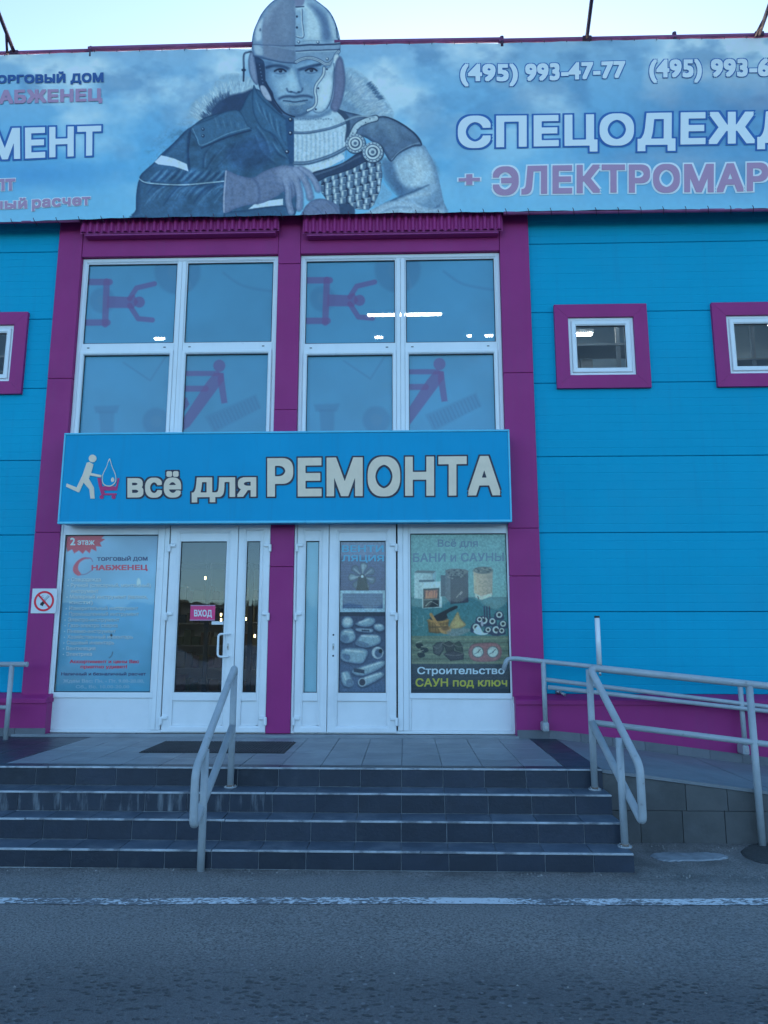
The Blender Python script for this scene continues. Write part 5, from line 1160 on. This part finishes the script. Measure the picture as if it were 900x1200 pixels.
P.line([(295, 51.6), (318, 53), (346, 53.2)], (66, 92, 136), 1.1, .5, .9); P.line([(346, 53.2), (372, 52.4), (398.8, 51)], (34, 58, 98), 1.8, .5, .95); P.line([(346.6, 48.6), (372, 47.6), (397, 46.4)], (90, 132, 172), .9, .5, .8)
P.fill([(347, 60.5), (372, 59.5), (396, 58), (392, 66), (386, 72), (380, 72), (372, 67), (360, 65), (352, 67), (347, 70)], (100, 142, 182), .8, .9, False)
P.line([(347, 59.6), (372, 58.6), (397.6, 57.6)], (40, 66, 108), 1.3, .5, .9); P.line([(347, 61), (372, 60), (396, 59)], (150, 190, 214), .8, .5, .7)
for p_ in ((350, 49), (372.6, 49.4), (383.5, 68.6)): P.ell(*p_, 1.8, 1.8, (50, 80, 122), .4); P.ell(p_[0]-.3, p_[1]-.4, 1, 1, (160, 194, 216), .4)
for w_, c_ in ((4.0, (44, 72, 114)), (2.6, (146, 184, 210)), (.7, (60, 92, 134))): P.line([(346.6, 72.4), (352, 69.4), (359, 67.6), (367, 68), (375, 71), (381, 74.6), (386, 74.2), (390.5, 70), (393.4, 64), (397, 60)], c_, w_, .5, .95)
P.line([(297, 65.4), (318, 70.2), (332, 72.8), (346.4, 73.6)], (50, 76, 118), 1.4, .6, .9); P.line([(300, 71), (318, 74), (340, 76)], (50, 84, 128), 3.5, 2.2, .55)
# cheek guard
P.fill([(379, 78), (386, 77), (392, 64), (397, 63), (397.5, 74), (391.5, 84), (390.8, 100), (388, 116), (384, 126), (376, 132), (369, 131.6), (366, 127), (369.4, 120), (369.6, 110), (369, 100), (375, 92), (378.6, 86)], (134, 176, 208), .5, edge=(70, 108, 150), ew=3.4)
P.fill([(379, 96), (387, 92), (386, 112), (378, 124), (373, 122), (375, 108)], (162, 200, 222), 4, .8)
for w_, c_ in ((3.6, (42, 70, 112)), (2.2, (152, 188, 212))): P.line([(379.6, 79), (379, 86), (375.4, 92), (370.6, 98.6), (369, 106), (370.4, 114), (370, 121), (366.4, 126), (360.5, 129)], c_, w_, .5, .95)
P.line([(391, 74), (391.6, 84), (390.6, 101), (388, 116), (383, 127)], (46, 76, 118), 1, .5, .8); P.ell(394.2, 68.5, 3, 5.2, (150, 186, 210), .7)
for p_ in ((372.8, 102.8), (370, 127.6), (383, 80.6)): P.ell(*p_, 1.2, 1.2, (36, 60, 100), .4)
P.fill([(393, 74), (398, 66), (402, 72), (404.5, 90), (403, 108), (398, 126), (393, 131), (387, 125), (390, 112), (391.5, 94)], (92, 112, 154), 1.2, edge=(60, 84, 130), ew=4)
for k in range(5): P.line([(394+k*1.7, 82), (393.5+k*1.6, 104), (391+k*1.5, 124)], (84, 104, 150), .9, .7, .7)
figm = np.clip(np.abs(P.c-bg0).sum(-1)*12, 0, 1); lum = P.c.mean(-1, keepdims=True); P.c = P.c*(1-.0)+((lum-.46)*.28)*figm[..., None]; P.c = P.c*(1-.10*figm[..., None]); P.c = np.clip(P.c, .05, .92); P.c *= (1+(vnoise(XX, YY, 5, 21, 3)-.5)*.05)[..., None]
P.c[..., 0] *= .97
# keep the sheet, and above its upper edge only the cut-out helmet
hp = cr([p for p in helm], True, 6); dsd, _ = segdist(XX, YY, hp, True)
near = (np.abs(dsd) < .75) & (YY < ty[None]-.2)
gy, gx_ = np.gradient(dsd); dX = np.gradient(XX, axis=1); dY = np.gradient(YY, axis=0); ux, uy = gx_/dX, gy/dY; L_ = np.hypot(ux, uy)+1e-6
X2 = np.where(near, XX-dsd*ux/L_, XX); Y2 = np.where(near, YY-dsd*uy/L_, YY)
cen = .25*(dsd[:-1, :-1]+dsd[1:, :-1]+dsd[1:, 1:]+dsd[:-1, 1:]); tcen = (tv[:-1]+tv[1:])[:, None]/2
P.c *= 1+((vnoise(XX, YY, 1.6, 51, 2)-.5)*.16+(vnoise(XX, YY, 3.4, 52, 3)-.5)*.20)[..., None]*figm[..., None]*(.55+.45*np.clip((YY-100)/60, 0, 1))[..., None]
keep = (tcen > 0) | (cen < .0)
bx, bz = bp(XX, YY, YB)
zT_, zB_ = float(np.interp(0, bx[0], bz[np.argmin(np.abs(tv))])), float(bz[-1].mean())
def sheet_relief(x, z):
    v = np.clip((zT_-z)/(zT_-zB_), 0, 1); tg = np.abs(((x/.42) % 1)-.5)*2
    return .010*np.sin(x*2.1+z*.8)*np.sin(z*1.9)+.006*np.sin(x*7+z*5+2*np.sin(z*3))*np.clip((v-.6)*2, 0, 1)+.008*tg*np.clip((v-.9)/.1, 0, 1)*np.sin(x*15)+.009*tg*np.clip((.08-v)/.08, 0, 1)*np.sin(x*11)
rel = sheet_relief(bx, bz)
banner = thing('roof_banner', 'long pale blue advertising banner with helmeted man across the roof edge', 'banner', (0, YB, 7.1))
link('printed_vinyl', print_mesh('printed_vinyl', X2, Y2, P.c, YB, keep=keep, relief=rel), mPR2, banner)
# thin backing board under the cut-out helmet
hb = [(347+(a-347)*.985, 30+(b-30)*.985) for a, b in helm if b < 53]+[(397, 70), (297, 70)]
link('helmet_board', MB().prism_y([(float(bp(a, b, YB)[0]), float(bp(a, b, YB)[1])) for a, b in cr(hb, True, 3)], YB+.03, YB+.045).mesh(), mat('grey board', (.3, .32, .36), .7), banner)
mF1, mF2, mO1, mO2 = flat('banner pale fill', (152, 196, 220)), flat('banner mauve fill', (116, 112, 158)), flat('banner royal blue', (24, 80, 158)), flat('banner pale outline', (150, 194, 222))
mN1 = flat('banner navy text', (22, 66, 136))
YW = YB-.009
text_letters('ТОРГОВЫЙ ДОМ', ((-14, 98.4), (121, 95.4), (-14, 89.0), (121, 84.2)), mN1, banner, YW, .05, follow=sheet_relief, gap=.003)
text_letters('СНАБЖЕНЕЦ', ((-36, 124), (119.5, 117.4), (-36, 107), (119.5, 102.6)), mF2, banner, YW, .05, follow=sheet_relief, gap=.003)
text_letters('ИНСТРУМЕНТ', ((-206, 195), (118.5, 182), (-206, 157), (118.5, 147)), mF1, banner, YW, .035, .046, mO1, follow=sheet_relief, gap=.003)
text_letters('опт', ((-21, 224.6), (17.5, 222.2), (-21, 210.2), (17.5, 208.4)), mF2, banner, YW, .04, .035, mO2, 'x', follow=sheet_relief, gap=.003)
text_letters('безналичный', ((-106, 249.5), (31, 243.4), (-106, 240), (31, 234)), mF2, banner, YW, .035, .04, mO2, 'x', follow=sheet_relief, gap=.003); text_letters('расчет', ((36.8, 243.3), (106, 240), (36.8, 233.2), (106, 230.4)), mF2, banner, YW, .035, .04, mO2, 'x', follow=sheet_relief, gap=.003)
text_letters('(495)', ((539.2, 95.6), (607, 94.4), (539.2, 74.2), (607, 73)), mF1, banner, YW, .042, .032, mO1, tr=.03, follow=sheet_relief, gap=.003); text_letters('993-47-77', ((615.5, 94.2), (732.6, 91.4), (615.5, 73), (732.6, 70.6)), mF1, banner, YW, .042, .032, mO1, tr=.03, follow=sheet_relief, gap=.003)
text_letters('(495)', ((760.5, 91.6), (822.5, 90.6), (760.5, 69.6), (822.5, 68.2)), mF1, banner, YW, .042, .032, mO1, tr=.03, follow=sheet_relief, gap=.003); text_letters('993-6', ((833, 90), (903, 88.4), (833, 68), (903, 66.4)), mF1, banner, YW, .042, .032, mO1, tr=.03, follow=sheet_relief, gap=.003)
text_letters('СПЕЦОДЕЖДА', ((536.5, 173.2), (974, 166.4), (536.5, 136.4), (974, 129)), mF1, banner, YW, .038, .042, mO1, tr=.05, follow=sheet_relief, gap=.003)
text_letters('+', ((537.5, 219), (562.5, 218.4), (537.5, 205), (562.5, 204.4)), mF2, banner, YW, .04, .04, mO2, 'x', follow=sheet_relief, gap=.003)
text_letters('ЭЛЕКТРОМАРКЕТ', ((577.5, 228.2), (990, 222.4), (577.5, 195.2), (990, 189)), mF2, banner, YW, .038, .04, mO2, tr=.045, follow=sheet_relief, gap=.003)
# pipes, stubs, ties
def bz_(px, py, Y): x, z = bp(px, py, Y); return (float(x), Y, float(z))
YPp = YB+.03
a0, a1 = bz_(-170, 67.5, YPp), bz_(108, 59.2, YPp); a2, a3 = bz_(287, 52.6, YPp), bz_(1050, 38.8, YPp)
link('top_pipe', MB().tube([a0, a1], .024, 10).mesh(), mPIPE, banner); link('top_pipe', MB().tube([bz_(104, 57.8, YPp), bz_(296, 52.4, YPp)], .036, 10).mesh(), mPIPE, banner)
link('top_pipe', MB().tube([bz_(392, 50.0, YPp), bz_(588, 46.8, YPp)], .034, 10).mesh(), mPIPE, banner); link('top_pipe', MB().tube([bz_(584, 48.0, YPp), bz_(1050, 38.2, YPp)], .03, 10).mesh(), mPIPE, banner)
link('bottom_pipe', MB().tube([bz_(-170, 264, YPp), bz_(93, 259, YPp)], .018, 10).mesh(), mPIPE, banner); link('bottom_pipe', MB().tube([bz_(590, 250, YPp), bz_(1050, 243.6, YPp)], .024, 10).mesh(), mPIPE, banner)
for px, py in ((107, 55.5), (588, 43.5), (790, 38.5)): p_ = bz_(px, py, YPp); link('pipe_stub', MB().tube([p_, (p_[0], p_[1], p_[2]-.16)], .028, 10).mesh(), mRUST, banner)
for x_ in (-5.4, -3.6, -1.8, 0, 1.8, 3.6, 5.2):
    zt_ = Zc(450+x_*80, np.interp(450+x_*80, topx, topy), YPp)-.05
    link('support_post', MB().tube([(x_, YPp+.05, 8.55), (x_, YPp+.05, zt_)], .025, 8).tube([(x_, YPp+.06, zt_-.1), (x_, .9, 8.86)], .02, 8).mesh(), mPIPE, banner)
tb = MB()
for px in np.arange(-20, 930, 26.3):
    if not 288 < px < 402: p_ = bz_(px, float(np.interp(px, topx, topy)), YB-.012); q_ = (p_[0]+rng.uniform(-.02, .04), YPp-.02, p_[2]+.05); tb.tube([(p_[0], YB-.03, p_[2]-.025), (p_[0], YB-.034, p_[2]+.0), q_], .0045, 5)
    p_ = bz_(px+7, float(np.interp(px+7, botx, boty)), YB-.012); tb.tube([(p_[0], YB-.03, p_[2]+.03), (p_[0]+.01, YB-.034, p_[2]+.0), (p_[0]+.03, YPp, p_[2]-.04)], .0045, 5)
link('lacing_ties', tb.mesh(), mRUST, banner, kind='stuff')

# floodlight arms above the banner
def flood(px, py, qx, qy, brace, lab):
    b_ = bz_(px, py, YPp-.0); e_ = bz_(qx, qy, YPp-.55); d = Vector(e_)-Vector(b_); f_ = Vector(b_)+d*2.0
    t = thing('floodlight_arm', lab, 'floodlight', b_, 'floodlight arms above the banner')
    link('arm', MB().tube([b_, tuple(f_)], .026, 10).mesh(), mRUST, t)
    if brace: m_ = Vector(b_)+d*brace[1]; c_ = bz_(brace[0], py+1, YPp); link('brace', MB().tube([c_, tuple(m_)], .017, 8).mesh(), mRUST, t)
    link('bracket', MB().box(b_[0]-.06, b_[0]+.06, YPp-.04, YPp+.04, b_[2]-.03, b_[2]+.035, .006).mesh(), mRUST, t)
    R_ = Matrix.Translation(f_) @ Matrix.Rotation(math.radians(35), 4, 'X')
    link('lamp_housing', MB().box(-.16, .16, -.12, .04, -.14, .14, .03, R_).mesh(), mBLACK, t)
flood(17.5, 63.5, -6, 4, (8.5, .45), 'left floodlight arm with a diagonal brace on the banner pipe')
flood(687.5, 46.5, 693.6, -2, None, 'plain middle floodlight arm standing on the banner pipe')
flood(889, 41.5, 901, 8, (884.5, .7), 'right floodlight arm at the edge of the photo above the phone numbers')

# ================================================================== RAILINGS
mRUST2 = mat('rusty weld', (.20, .15, .12), .8, var=.4, vscale=40)
def R2(): return .030
def rail_thing(lab, loc): return thing('handrail', lab, 'railing', loc)
def base_plate(x, y, z, par):
    link('post_foot', MB().tube([(x, y, z), (x, y, z+.010)], .055, 16).mesh(), mRAIL, par)
    for a in (.6, 2.2, 3.8, 5.4): link('foot_bolt', MB().tube([(x+.043*math.cos(a), y+.043*math.sin(a), z+.010), (x+.043*math.cos(a), y+.043*math.sin(a), z+.018)], .007, 6).mesh(), mMETAL, par)
    link('weld_bead', MB().tube([(x, y, z+.0105), (x, y, z+.024)], .036, 14, r2=.030).mesh(), mRUST2, par)
def stair_rail(xf, xn, yend, ybase, zbase, lab, upper_only=False, tilt=0.):
    """two stacked sloping rails joined by a loop at the lower end"""
    t = rail_thing(lab, (xf, -2.6, .3)); yf = -2.235; zt_ = 1.535; zm = 1.115
    return t, yf, zt_, zm
# centre rail
xf = float(X(272.5, 849, -2.235)); yf = -2.235
zt_ = Zc(274, 784, yf); zm = Zc(272, 851, yf); zfoot = TP[2]
ye = -3.22; xn = X(228, 930, ye); z1_ = Zc(228, 903, ye); z2_ = Zc(228, 972, ye)
yn = -3.03; xp = X(236, 1000, yn)
t = rail_thing('grey tubular handrail down the middle of the entrance steps', (xf, yf, zfoot))
link('rail_loop', MB().tube([(xf, yf, zt_-.05), (xf, yf, zt_+.01), (xn, ye, z1_), (xn, ye, z2_), (xf, yf+.0, zm)], .031, 16, .09).mesh(), mRAIL, t)
link('post', MB().tube([(xf, yf, zfoot), (xf, yf, zt_-.0)], .029, 16).mesh(), mRAIL, t)
fz = (yn-yf)/(ye-yf); link('post', MB().tube([(xp, yn, -.02), (xp, yn, zt_+(z1_-zt_)*fz-.01)], .029, 16).mesh(), mRAIL, t)
base_plate(xf, yf, zfoot, t)
# right rail with the ramp rail
xf2 = float(X(693.5, 850, yf)); 
zt2_ = Zc(691, 784, yf); zm2 = Zc(693, 846, yf)
ye2 = -3.0; xn2 = X(751.5, 930, ye2); z12 = Zc(751, 897, ye2); z22 = Zc(751, 966, ye2)
yn2 = -2.80; xp2 = X(729.5, 940, yn2)
yo = -2.235; xq = X(886, 900, yo)
E1 = bz_(900, 805.2, yo); dE = (E1[2]-(zt2_+.0))/(E1[0]-xf2)
t = rail_thing('grey tubular handrail at the right end of the steps running on down the ramp edge', (xf2, yf, zfoot))
xs_end = 7.2
fE = lambda x, z0: (x, yo, z0+(x-xf2)*dE)
link('rail_loop', MB().tube([fE(xs_end, zt2_), (xf2+.005, yf, zt2_+.012), (xn2, ye2, z12), (xn2, ye2, z22), (xf2, yf, zm2)], .031, 16, .07).mesh(), mRAIL, t)
link('post', MB().tube([(xf2, yf, zfoot), (xf2, yf, zt2_-.005)], .029, 16).mesh(), mRAIL, t)
fz = (yn2-yf)/(ye2-yf); link('post', MB().tube([(xp2, yn2, TP[1]-.157), (xp2, yn2, zt2_+(z12-zt2_)*fz-.005)], .029, 16).mesh(), mRAIL, t)
base_plate(xf2, yf, zfoot, t); base_plate(xp2, yn2, TP[0], t)
zC, zD = Zc(700, 811, yo), Zc(696, 846.5, yo)
E3 = bz_(899, 872, yo); dD = (E3[2]-zD)/(E3[0]-xf2)
link('middle_rail', MB().tube([(xf2, yo, zD), (xs_end, yo, zD+dD*(xs_end-xf2))], .026, 14).mesh(), mRAIL, t)
for x_ in (xq, xq+2.0): link('post', MB().tube([(x_, yo, -.02), (x_, yo, zt2_+(x_-xf2)*dE-.005)], .030, 16).mesh(), mRAIL, t)
# wall side ramp rail
yw_ = -.30; h0 = bz_(601, 771.5, yw_); h1 = bz_(684, 780.2, yw_); dA = (h1[2]-h0[2])/(h1[0]-h0[0])
m0 = bz_(639, 796.3, yw_); m1 = bz_(873.6, 825, yw_); dB = (m1[2]-m0[2])/(m1[0]-m0[0])
t = rail_thing('grey handrail along the wall side of the ramp with hooked upper end', (h0[0]+.4, yw_, .7))
link('top_rail', MB().tube([(h0[0]-.11, yw_, h0[2]-.13), (h0[0]-.07, yw_, h0[2]-.01), (h0[0]+.02, yw_, h0[2]), (6.9, yw_, h0[2]+dA*(6.9-h0[0]))], .026, 14, .06).mesh(), mRAIL, t)
link('middle_rail', MB().tube([m0, (6.9, yw_, m0[2]+dB*(6.9-m0[0]))], .024, 14).mesh(), mRAIL, t)
c0 = bz_(702, 811.6, yw_); c1 = bz_(875, 830.5, yw_); dC = (c1[2]-c0[2])/(c1[0]-c0[0])
link('lower_rail', MB().tube([(m0[0]+.02, yw_-.05, c0[2]-dC*(c0[0]-m0[0]-.02)), (6.9, yw_-.05, c0[2]+dC*(6.9-c0[0]))], .024, 14).mesh(), mRAIL, t)
for px, py0, py1 in ((638, 777, 851), (870.5, 808, 878)):
    x_ = X(px, (py0+py1)/2, yw_); zb_ = Zc(px, py1, yw_); zt_3 = h0[2]+dA*(x_-h0[0])
    link('post', MB().tube([(x_, yw_, zb_-.03), (x_, yw_, zt_3)], .027, 14).mesh(), mRAIL, t)
    link('wall_bracket', MB().box(x_-.035, x_+.035, yw_-.035, -.164, zb_-.06, zb_+.045, .014).mesh(), mRAIL, t)
    link('bracket_bolt', MB().tube([(x_, yw_-.045, zb_-.01), (x_, yw_-.03, zb_-.01)], .018, 8).mesh(), mMETAL, t)
# left rail at the frame edge
yl = -.46; l0 = bz_(31, 778.5, yl); t = rail_thing('grey handrail on the far left of the platform cut by the photo edge', (l0[0]-.3, yl, .6))
link('top_rail', MB().tube([(-7.6, yl, l0[2]), (l0[0], yl, l0[2])], .028, 14).mesh(), mRAIL, t); link('rail_end', MB().tube([(l0[0]-.002, yl, l0[2]), (l0[0]+.012, yl, l0[2])], .030, 14).mesh(), mRAIL, t)
xl = X(10.5, 820, yl); zl = Zc(8, 829, yl); link('middle_rail', MB().tube([(-7.6, yl, zl), (xl, yl, zl)], .024, 14).mesh(), mRAIL, t)
for x_ in (xl, xl-1.6): link('post', MB().tube([(x_, yl, .6), (x_, yl, l0[2])], .027, 14).mesh(), mRAIL, t)

# white tube with black caps clamped to the rail
yt_ = -.36; b0 = bz_(702.4, 779, yt_); b1 = bz_(702.4, 724, yt_)
t = thing('white_tube', 'short white upright tube with black end caps beside the wall rail', 'tube', b0)
link('tube_body', MB().tube([b0, (b0[0], yt_, b1[2])], .028, 18).mesh(), mat('bright white enamel', (.8, .8, .8), .25), t)
link('end_cap', MB().tube([(b0[0], yt_, b1[2]), (b0[0], yt_, b1[2]+.022)], .030, 18).mesh(), mBLACK, t); link('end_cap', MB().tube([(b0[0], yt_, b0[2]-.03), (b0[0], yt_, b0[2])], .031, 18).mesh(), mBLACK, t)
link('clamp', MB().box(b0[0]-.022, b0[0]+.022, yt_-.02, yw_, b0[2]-.075, b0[2]-.035, .008).mesh(), mRUST, t); link('clamp_bolt', MB().tube([(b0[0]-.0, yt_-.01, b0[2]-.12), (b0[0], yt_-.01, b0[2]-.07)], .014, 8).mesh(), mMETAL, t)
# small pipe outlet on the right of the entrance
p_ = bz_(655, 810.5, -.02); t = thing('pipe_outlet', 'short zinc pipe stub poking from the blue wall above the plinth at the right', 'pipe', p_)
link('pipe_stub', MB().tube([p_, (p_[0]+.05, -.12, p_[2]-.03)], .016, 10).mesh(), mMETAL, t); link('pipe_collar', MB().tube([(p_[0]-.03, -.015, p_[2]+.0), (p_[0]+.005, -.045, p_[2]-.004)], .022, 10).mesh(), mMETAL, t)

# doormat
mt = thing('doormat', 'dark ribbed rubber doormat lying before the left entrance door', 'doormat', (-2.6, -.6, .61))
m0_, m1_ = float(bpz(163, 881, .615)[0]), float(bpz(333, 882, .615)[0]); my0, my1 = float(bpz(250, 881.5, .615)[1]), float(bpz(250, 868.5, .615)[1])
link('mat_base', MB().box(m0_, m1_, my0, my1, .603, .611, .002).mesh(), mRUB, mt)
rb = MB()
for x_ in np.arange(m0_+.015, m1_-.015, .03): rb.box(x_, x_+.013, my0+.012, my1-.012, .6112, .619)
link('mat_ribs', rb.mesh(), mat('dusty rubber rib', (.06, .06, .065), .7, var=.3, vscale=10), mt, kind='stuff')

# ================================================================== INTERIOR SEEN THROUGH THE GLASS
mCOOL = emis('added cool fill tube', (.62, .82, 1), 5.)
def tube_light(x, y, z, ln, lab, a=0., m=None):
    t = thing('ceiling_light', lab, 'light', (x, y, z))
    M = Matrix.Translation((x, y, z)) @ Matrix.Rotation(a, 4, 'Z')
    link('light_housing', MB().box(-ln/2, ln/2, -.06, .06, .03, .08, .004, M).mesh(), mWHITE, t); link('light_tube', MB().box(-ln/2+.02, ln/2-.02, -.03, .03, 0, .029, .01, M).mesh(), m or mTUBE, t)
def at(px, py, y): x, z = bp(px, py, y); return float(x), y, float(z)
x_, y_, z_ = at(474, 370, 4.0); wpx = abs(at(518, 370, 4.0)[0]-at(430, 370, 4.0)[0]); tube_light(x_, y_, z_, wpx, 'long lit tube seen through the right big upper window')
for px, py, y, wp, lab in ((444, 396.5, 6.0, 11, 'short lit tube low behind the left half of the right big window'), (550, 394.6, 6.4, 7, 'tiny lit tube left of the pair low behind the right big window'), (573, 394.4, 6.4, 11, 'small lit tube at the right corner of the right big window'),
                       (187, 398, 6.3, 14, 'lit tube low behind the left big window'), (683, 393.2, 2.2, 24, 'lit tube behind the nearer small right window'), (888, 427, 2.4, 34, 'lit tube low behind the small window at the right edge'), (905, 381, 2.0, 14, 'lit tube high behind the small window at the right edge')):
    a_, b_ = at(px-wp/2, py, y), at(px+wp/2, py, y); tube_light((a_[0]+b_[0])/2, y, a_[2], b_[0]-a_[0], lab)
for i_, (lx_, ly_) in enumerate(((2.4, 1.3), (4.3, 1.3), (-6.6, 1.3))): tube_light(lx_, ly_, 6.7, 1.5, m=mCOOL, lab=('added unseen fill tube high above the rack near the first small window', 'added unseen fill tube high above the rack near the edge window', 'added unseen fill tube high above the rack near the left edge window')[i_])  # unseen fill tubes, added to brighten the rooms behind the small windows
link('inner_partition', MB().box(1.7, 8.4, 3.3, 3.36, 3.5, 8.5).box(-11.4, -4.7, 3.3, 3.36, 3.5, 8.5).mesh(), mat('pale partition', (.34, .46, .54), .8), shop)
# rack with boxes behind the small windows
mRACK = mat('grey rack paint', (.35, .37, .38), .5); mCARD = mat('pale carton', (.38, .37, .34), .7, var=.1)
def rack(px, y, lab, zsh, px0, px1):
    a_, b_ = at(px0, 405, y)[0], at(px1, 405, y)[0]; t = thing('storage_rack', lab, 'rack', ((a_+b_)/2, y, 3.5))
    u = at(px, 405, y)[0]
    link('upright', MB().box(u-.03, u+.03, y-.02, y+.02, 3.5, 7.4, .003).mesh(), mRACK, t); link('upright', MB().box(b_+.4, b_+.46, y-.02, y+.02, 3.5, 7.4, .003).mesh(), mRACK, t)
    for zz in zsh: link('rack_shelf', MB().box(a_-.6, b_+.5, y-.03, y+.5, zz-.025, zz+.01, .003).mesh(), mRACK, t)
    return t
zs_ = [Zc(700, 404, 1.6), Zc(700, 440, 1.6)]
rack(724, 1.6, 'grey storage rack standing behind the nearer small right window', zs_, 672, 736)
for i, (p0, p1, y0_) in enumerate(((672, 678, 415), (679, 693, 421))):
    a_, b_ = at(p0, 430, 1.75), at(p1, 430, 1.75); o = link('carton', MB().box(a_[0], b_[0], 1.66, 2.0, zs_[1]+.012, Zc(685, y0_, 1.66), .004).mesh(), mCARD)
    tag(o, ('tall narrow pale carton at the left end of the rack shelf' if i == 0 else 'squat pale carton beside the narrow one on the rack shelf'), 'box')
zs2 = [Zc(900, 418, 1.9), Zc(900, 398, 1.9)]
rack(882, 2.0, 'grey storage rack standing behind the small window at the right edge', [zs2[0]], 862, 930)
rack(-4, 1.6, 'grey storage rack standing behind the small left edge window', [Zc(10, 418, 1.6), Zc(10, 436, 1.6)], -40, 14)
# ground floor: vestibule screen, shelves of goods
vs_ = link('vestibule_screen', MB().box(-4.4, -.5, 2.0, 2.04, 2.85, 3.24).mesh(), mPVC, shop)
for x_ in (-3.55, -3.0, -2.35, -1.7): link('screen_post', MB().box(x_, x_+.06, 1.98, 2.05, .6, 2.849).mesh(), mDARK, vs_)
def goods(px0, px1, y, lab, seed):
    r = np.random.default_rng(seed); a_, b_ = at(px0, 740, y)[0], at(px1, 740, y)[0]; t = thing('goods_shelf', lab, 'shelf', ((a_+b_)/2, y, .6))
    link('shelf_back', MB().box(a_, b_, y+.35, y+.37, .6, 2.6).mesh(), mRACK, t)
    cols_ = [(.14, .09, .06), (.04, .08, .14), (.16, .15, .09), (.05, .09, .06), (.14, .14, .14), (.12, .07, .09)]
    for k in range(5):
        zz = .75+k*.42; link('shelf_board', MB().box(a_, b_, y, y+.349, zz, zz+.025, .002).mesh(), mRACK, t)
        x = a_+.02
        while x < b_-.1:
            w = r.uniform(.07, .2); c_ = cols_[r.integers(6)]; h_ = r.uniform(.12, .3)
            link('packet', MB().box(x, min(x+w, b_), y+.05, y+.3, zz+.026, zz+.026+h_, .006).mesh(), mat('packet %.2f %.2f' % (c_[0], c_[1]), c_, .5), t); x += w+.02
goods(205, 262, 5.0, 'shelf of packets deep inside behind the wide left door leaf', 4); goods(278, 312, 4.4, 'shelf of packets deep inside behind the narrow left door leaf', 5)
for px, py, y, lb in ((240.5, 679, 4.2, 'warm bulb high behind the wide door pane above the entrance plate'), (259, 722, 4.0, 'upper warm bulb of the close pair right of the entrance plate'), (259, 728, 4.0, 'lower warm bulb of the close pair right of the entrance plate'), (288, 727, 3.8, 'warm bulb at the left edge of the narrow door pane'), (298.5, 747, 3.8, 'lowest warm bulb behind the right side of the narrow door pane')):
    p_ = at(px, py, y); o = link('lamp_bulb', MB().tube([(p_[0], y, p_[2]), (p_[0], y, p_[2]+.05)], .013, 10).mesh(), mWARM); tag(o, lb, 'lamp', 'warm bulbs inside the entrance hall')

for px, wp, lab in ((222, 30, 'lit ceiling tube above the entrance hall left of the door post'), (258, 14, 'short lit ceiling tube above the entrance hall'), (297, 14, 'lit ceiling tube above the hall behind the narrow door leaf')):
    a_, b_ = at(px-wp/2, 641, 2.6), at(px+wp/2, 641, 2.6); tube_light((a_[0]+b_[0])/2, 2.6, 3.12, b_[0]-a_[0], lab)

# ================================================================== WHAT THE GLASS MIRRORS (behind the viewer)
def lumpy(name, x0, x1, y0, y1, hf, m, nx=80, ny=14):
    return link(name, grid(name, np.linspace(x0, x1, nx), np.linspace(y0, y1, ny), hf), m, kind='structure')
mSNOW = mat('dirty snow', (.6, .6, .62), .8, var=.25, vscale=2)
mWOOD = mat('bare tree mass', (.05, .055, .05), .9, var=.4, vscale=1)
lumpy('snow_bank', -14, 10, -25, -20, lambda x, y: max(0, math.sin((y+25)/5*PI))*(1.3+.5*math.sin(x*.9)+.25*math.sin(x*2.7+y)+.2*math.sin(x*7+y*3))-.05, mSNOW, 200, 20)
r = np.random.default_rng(3); prof = np.interp(np.linspace(0, 160, 400), np.arange(161), r.uniform(4.6, 5.6, 161))
wx_ = np.linspace(-110, 110, 400)
wv = [(x, y, z) for x, h in zip(wx_, prof) for y, z in ((-58, -.1), (-59+r.uniform(-.5, .5), h*.7), (-61, h+r.uniform(-.4, .5)), (-64, h*.8), (-66, -.1))]
link('distant_wood', mesh_of('wood', wv, [(5*i+k, 5*i+k+1, 5*i+k+6, 5*i+k+5) for i in range(399) for k in range(4)]), mWOOD, kind='stuff')

# grit and small stones at the foot of the steps and along the wheel track
gb = MB(); rg = np.random.default_rng(5)
for k in range(900):
    if k < 420: x_, y_ = rg.uniform(-6, 4), -3.0-abs(rg.normal(0, .05))-.01
    elif k < 620: x_, y_ = rg.uniform(1.75, 5), -2.2-abs(rg.normal(0, .12))
    else: x_, y_ = rg.uniform(-4, 4), rg.uniform(-5.2, -3.1)
    q = rg.uniform(.003, .009)*(1 if k > 30 else 1.8); z_ = rz(x_, y_); a = rg.uniform(0, 6.3)
    pts = [(x_+q*math.cos(a+t)*rg.uniform(.7, 1.3), y_+q*math.sin(a+t)*rg.uniform(.6, 1), z_-.001) for t in (0, 1.6, 3.1, 4.7)]+[(x_+rg.uniform(-.3, .3)*q, y_, z_+q*.9)]
    gb.poly(pts, [(0, 1, 4), (1, 2, 4), (2, 3, 4), (3, 0, 4)])
link('road_grit', gb.mesh(), mat('grey grit', (.22, .21, .2), .9, var=.8, vscale=30), kind='stuff')
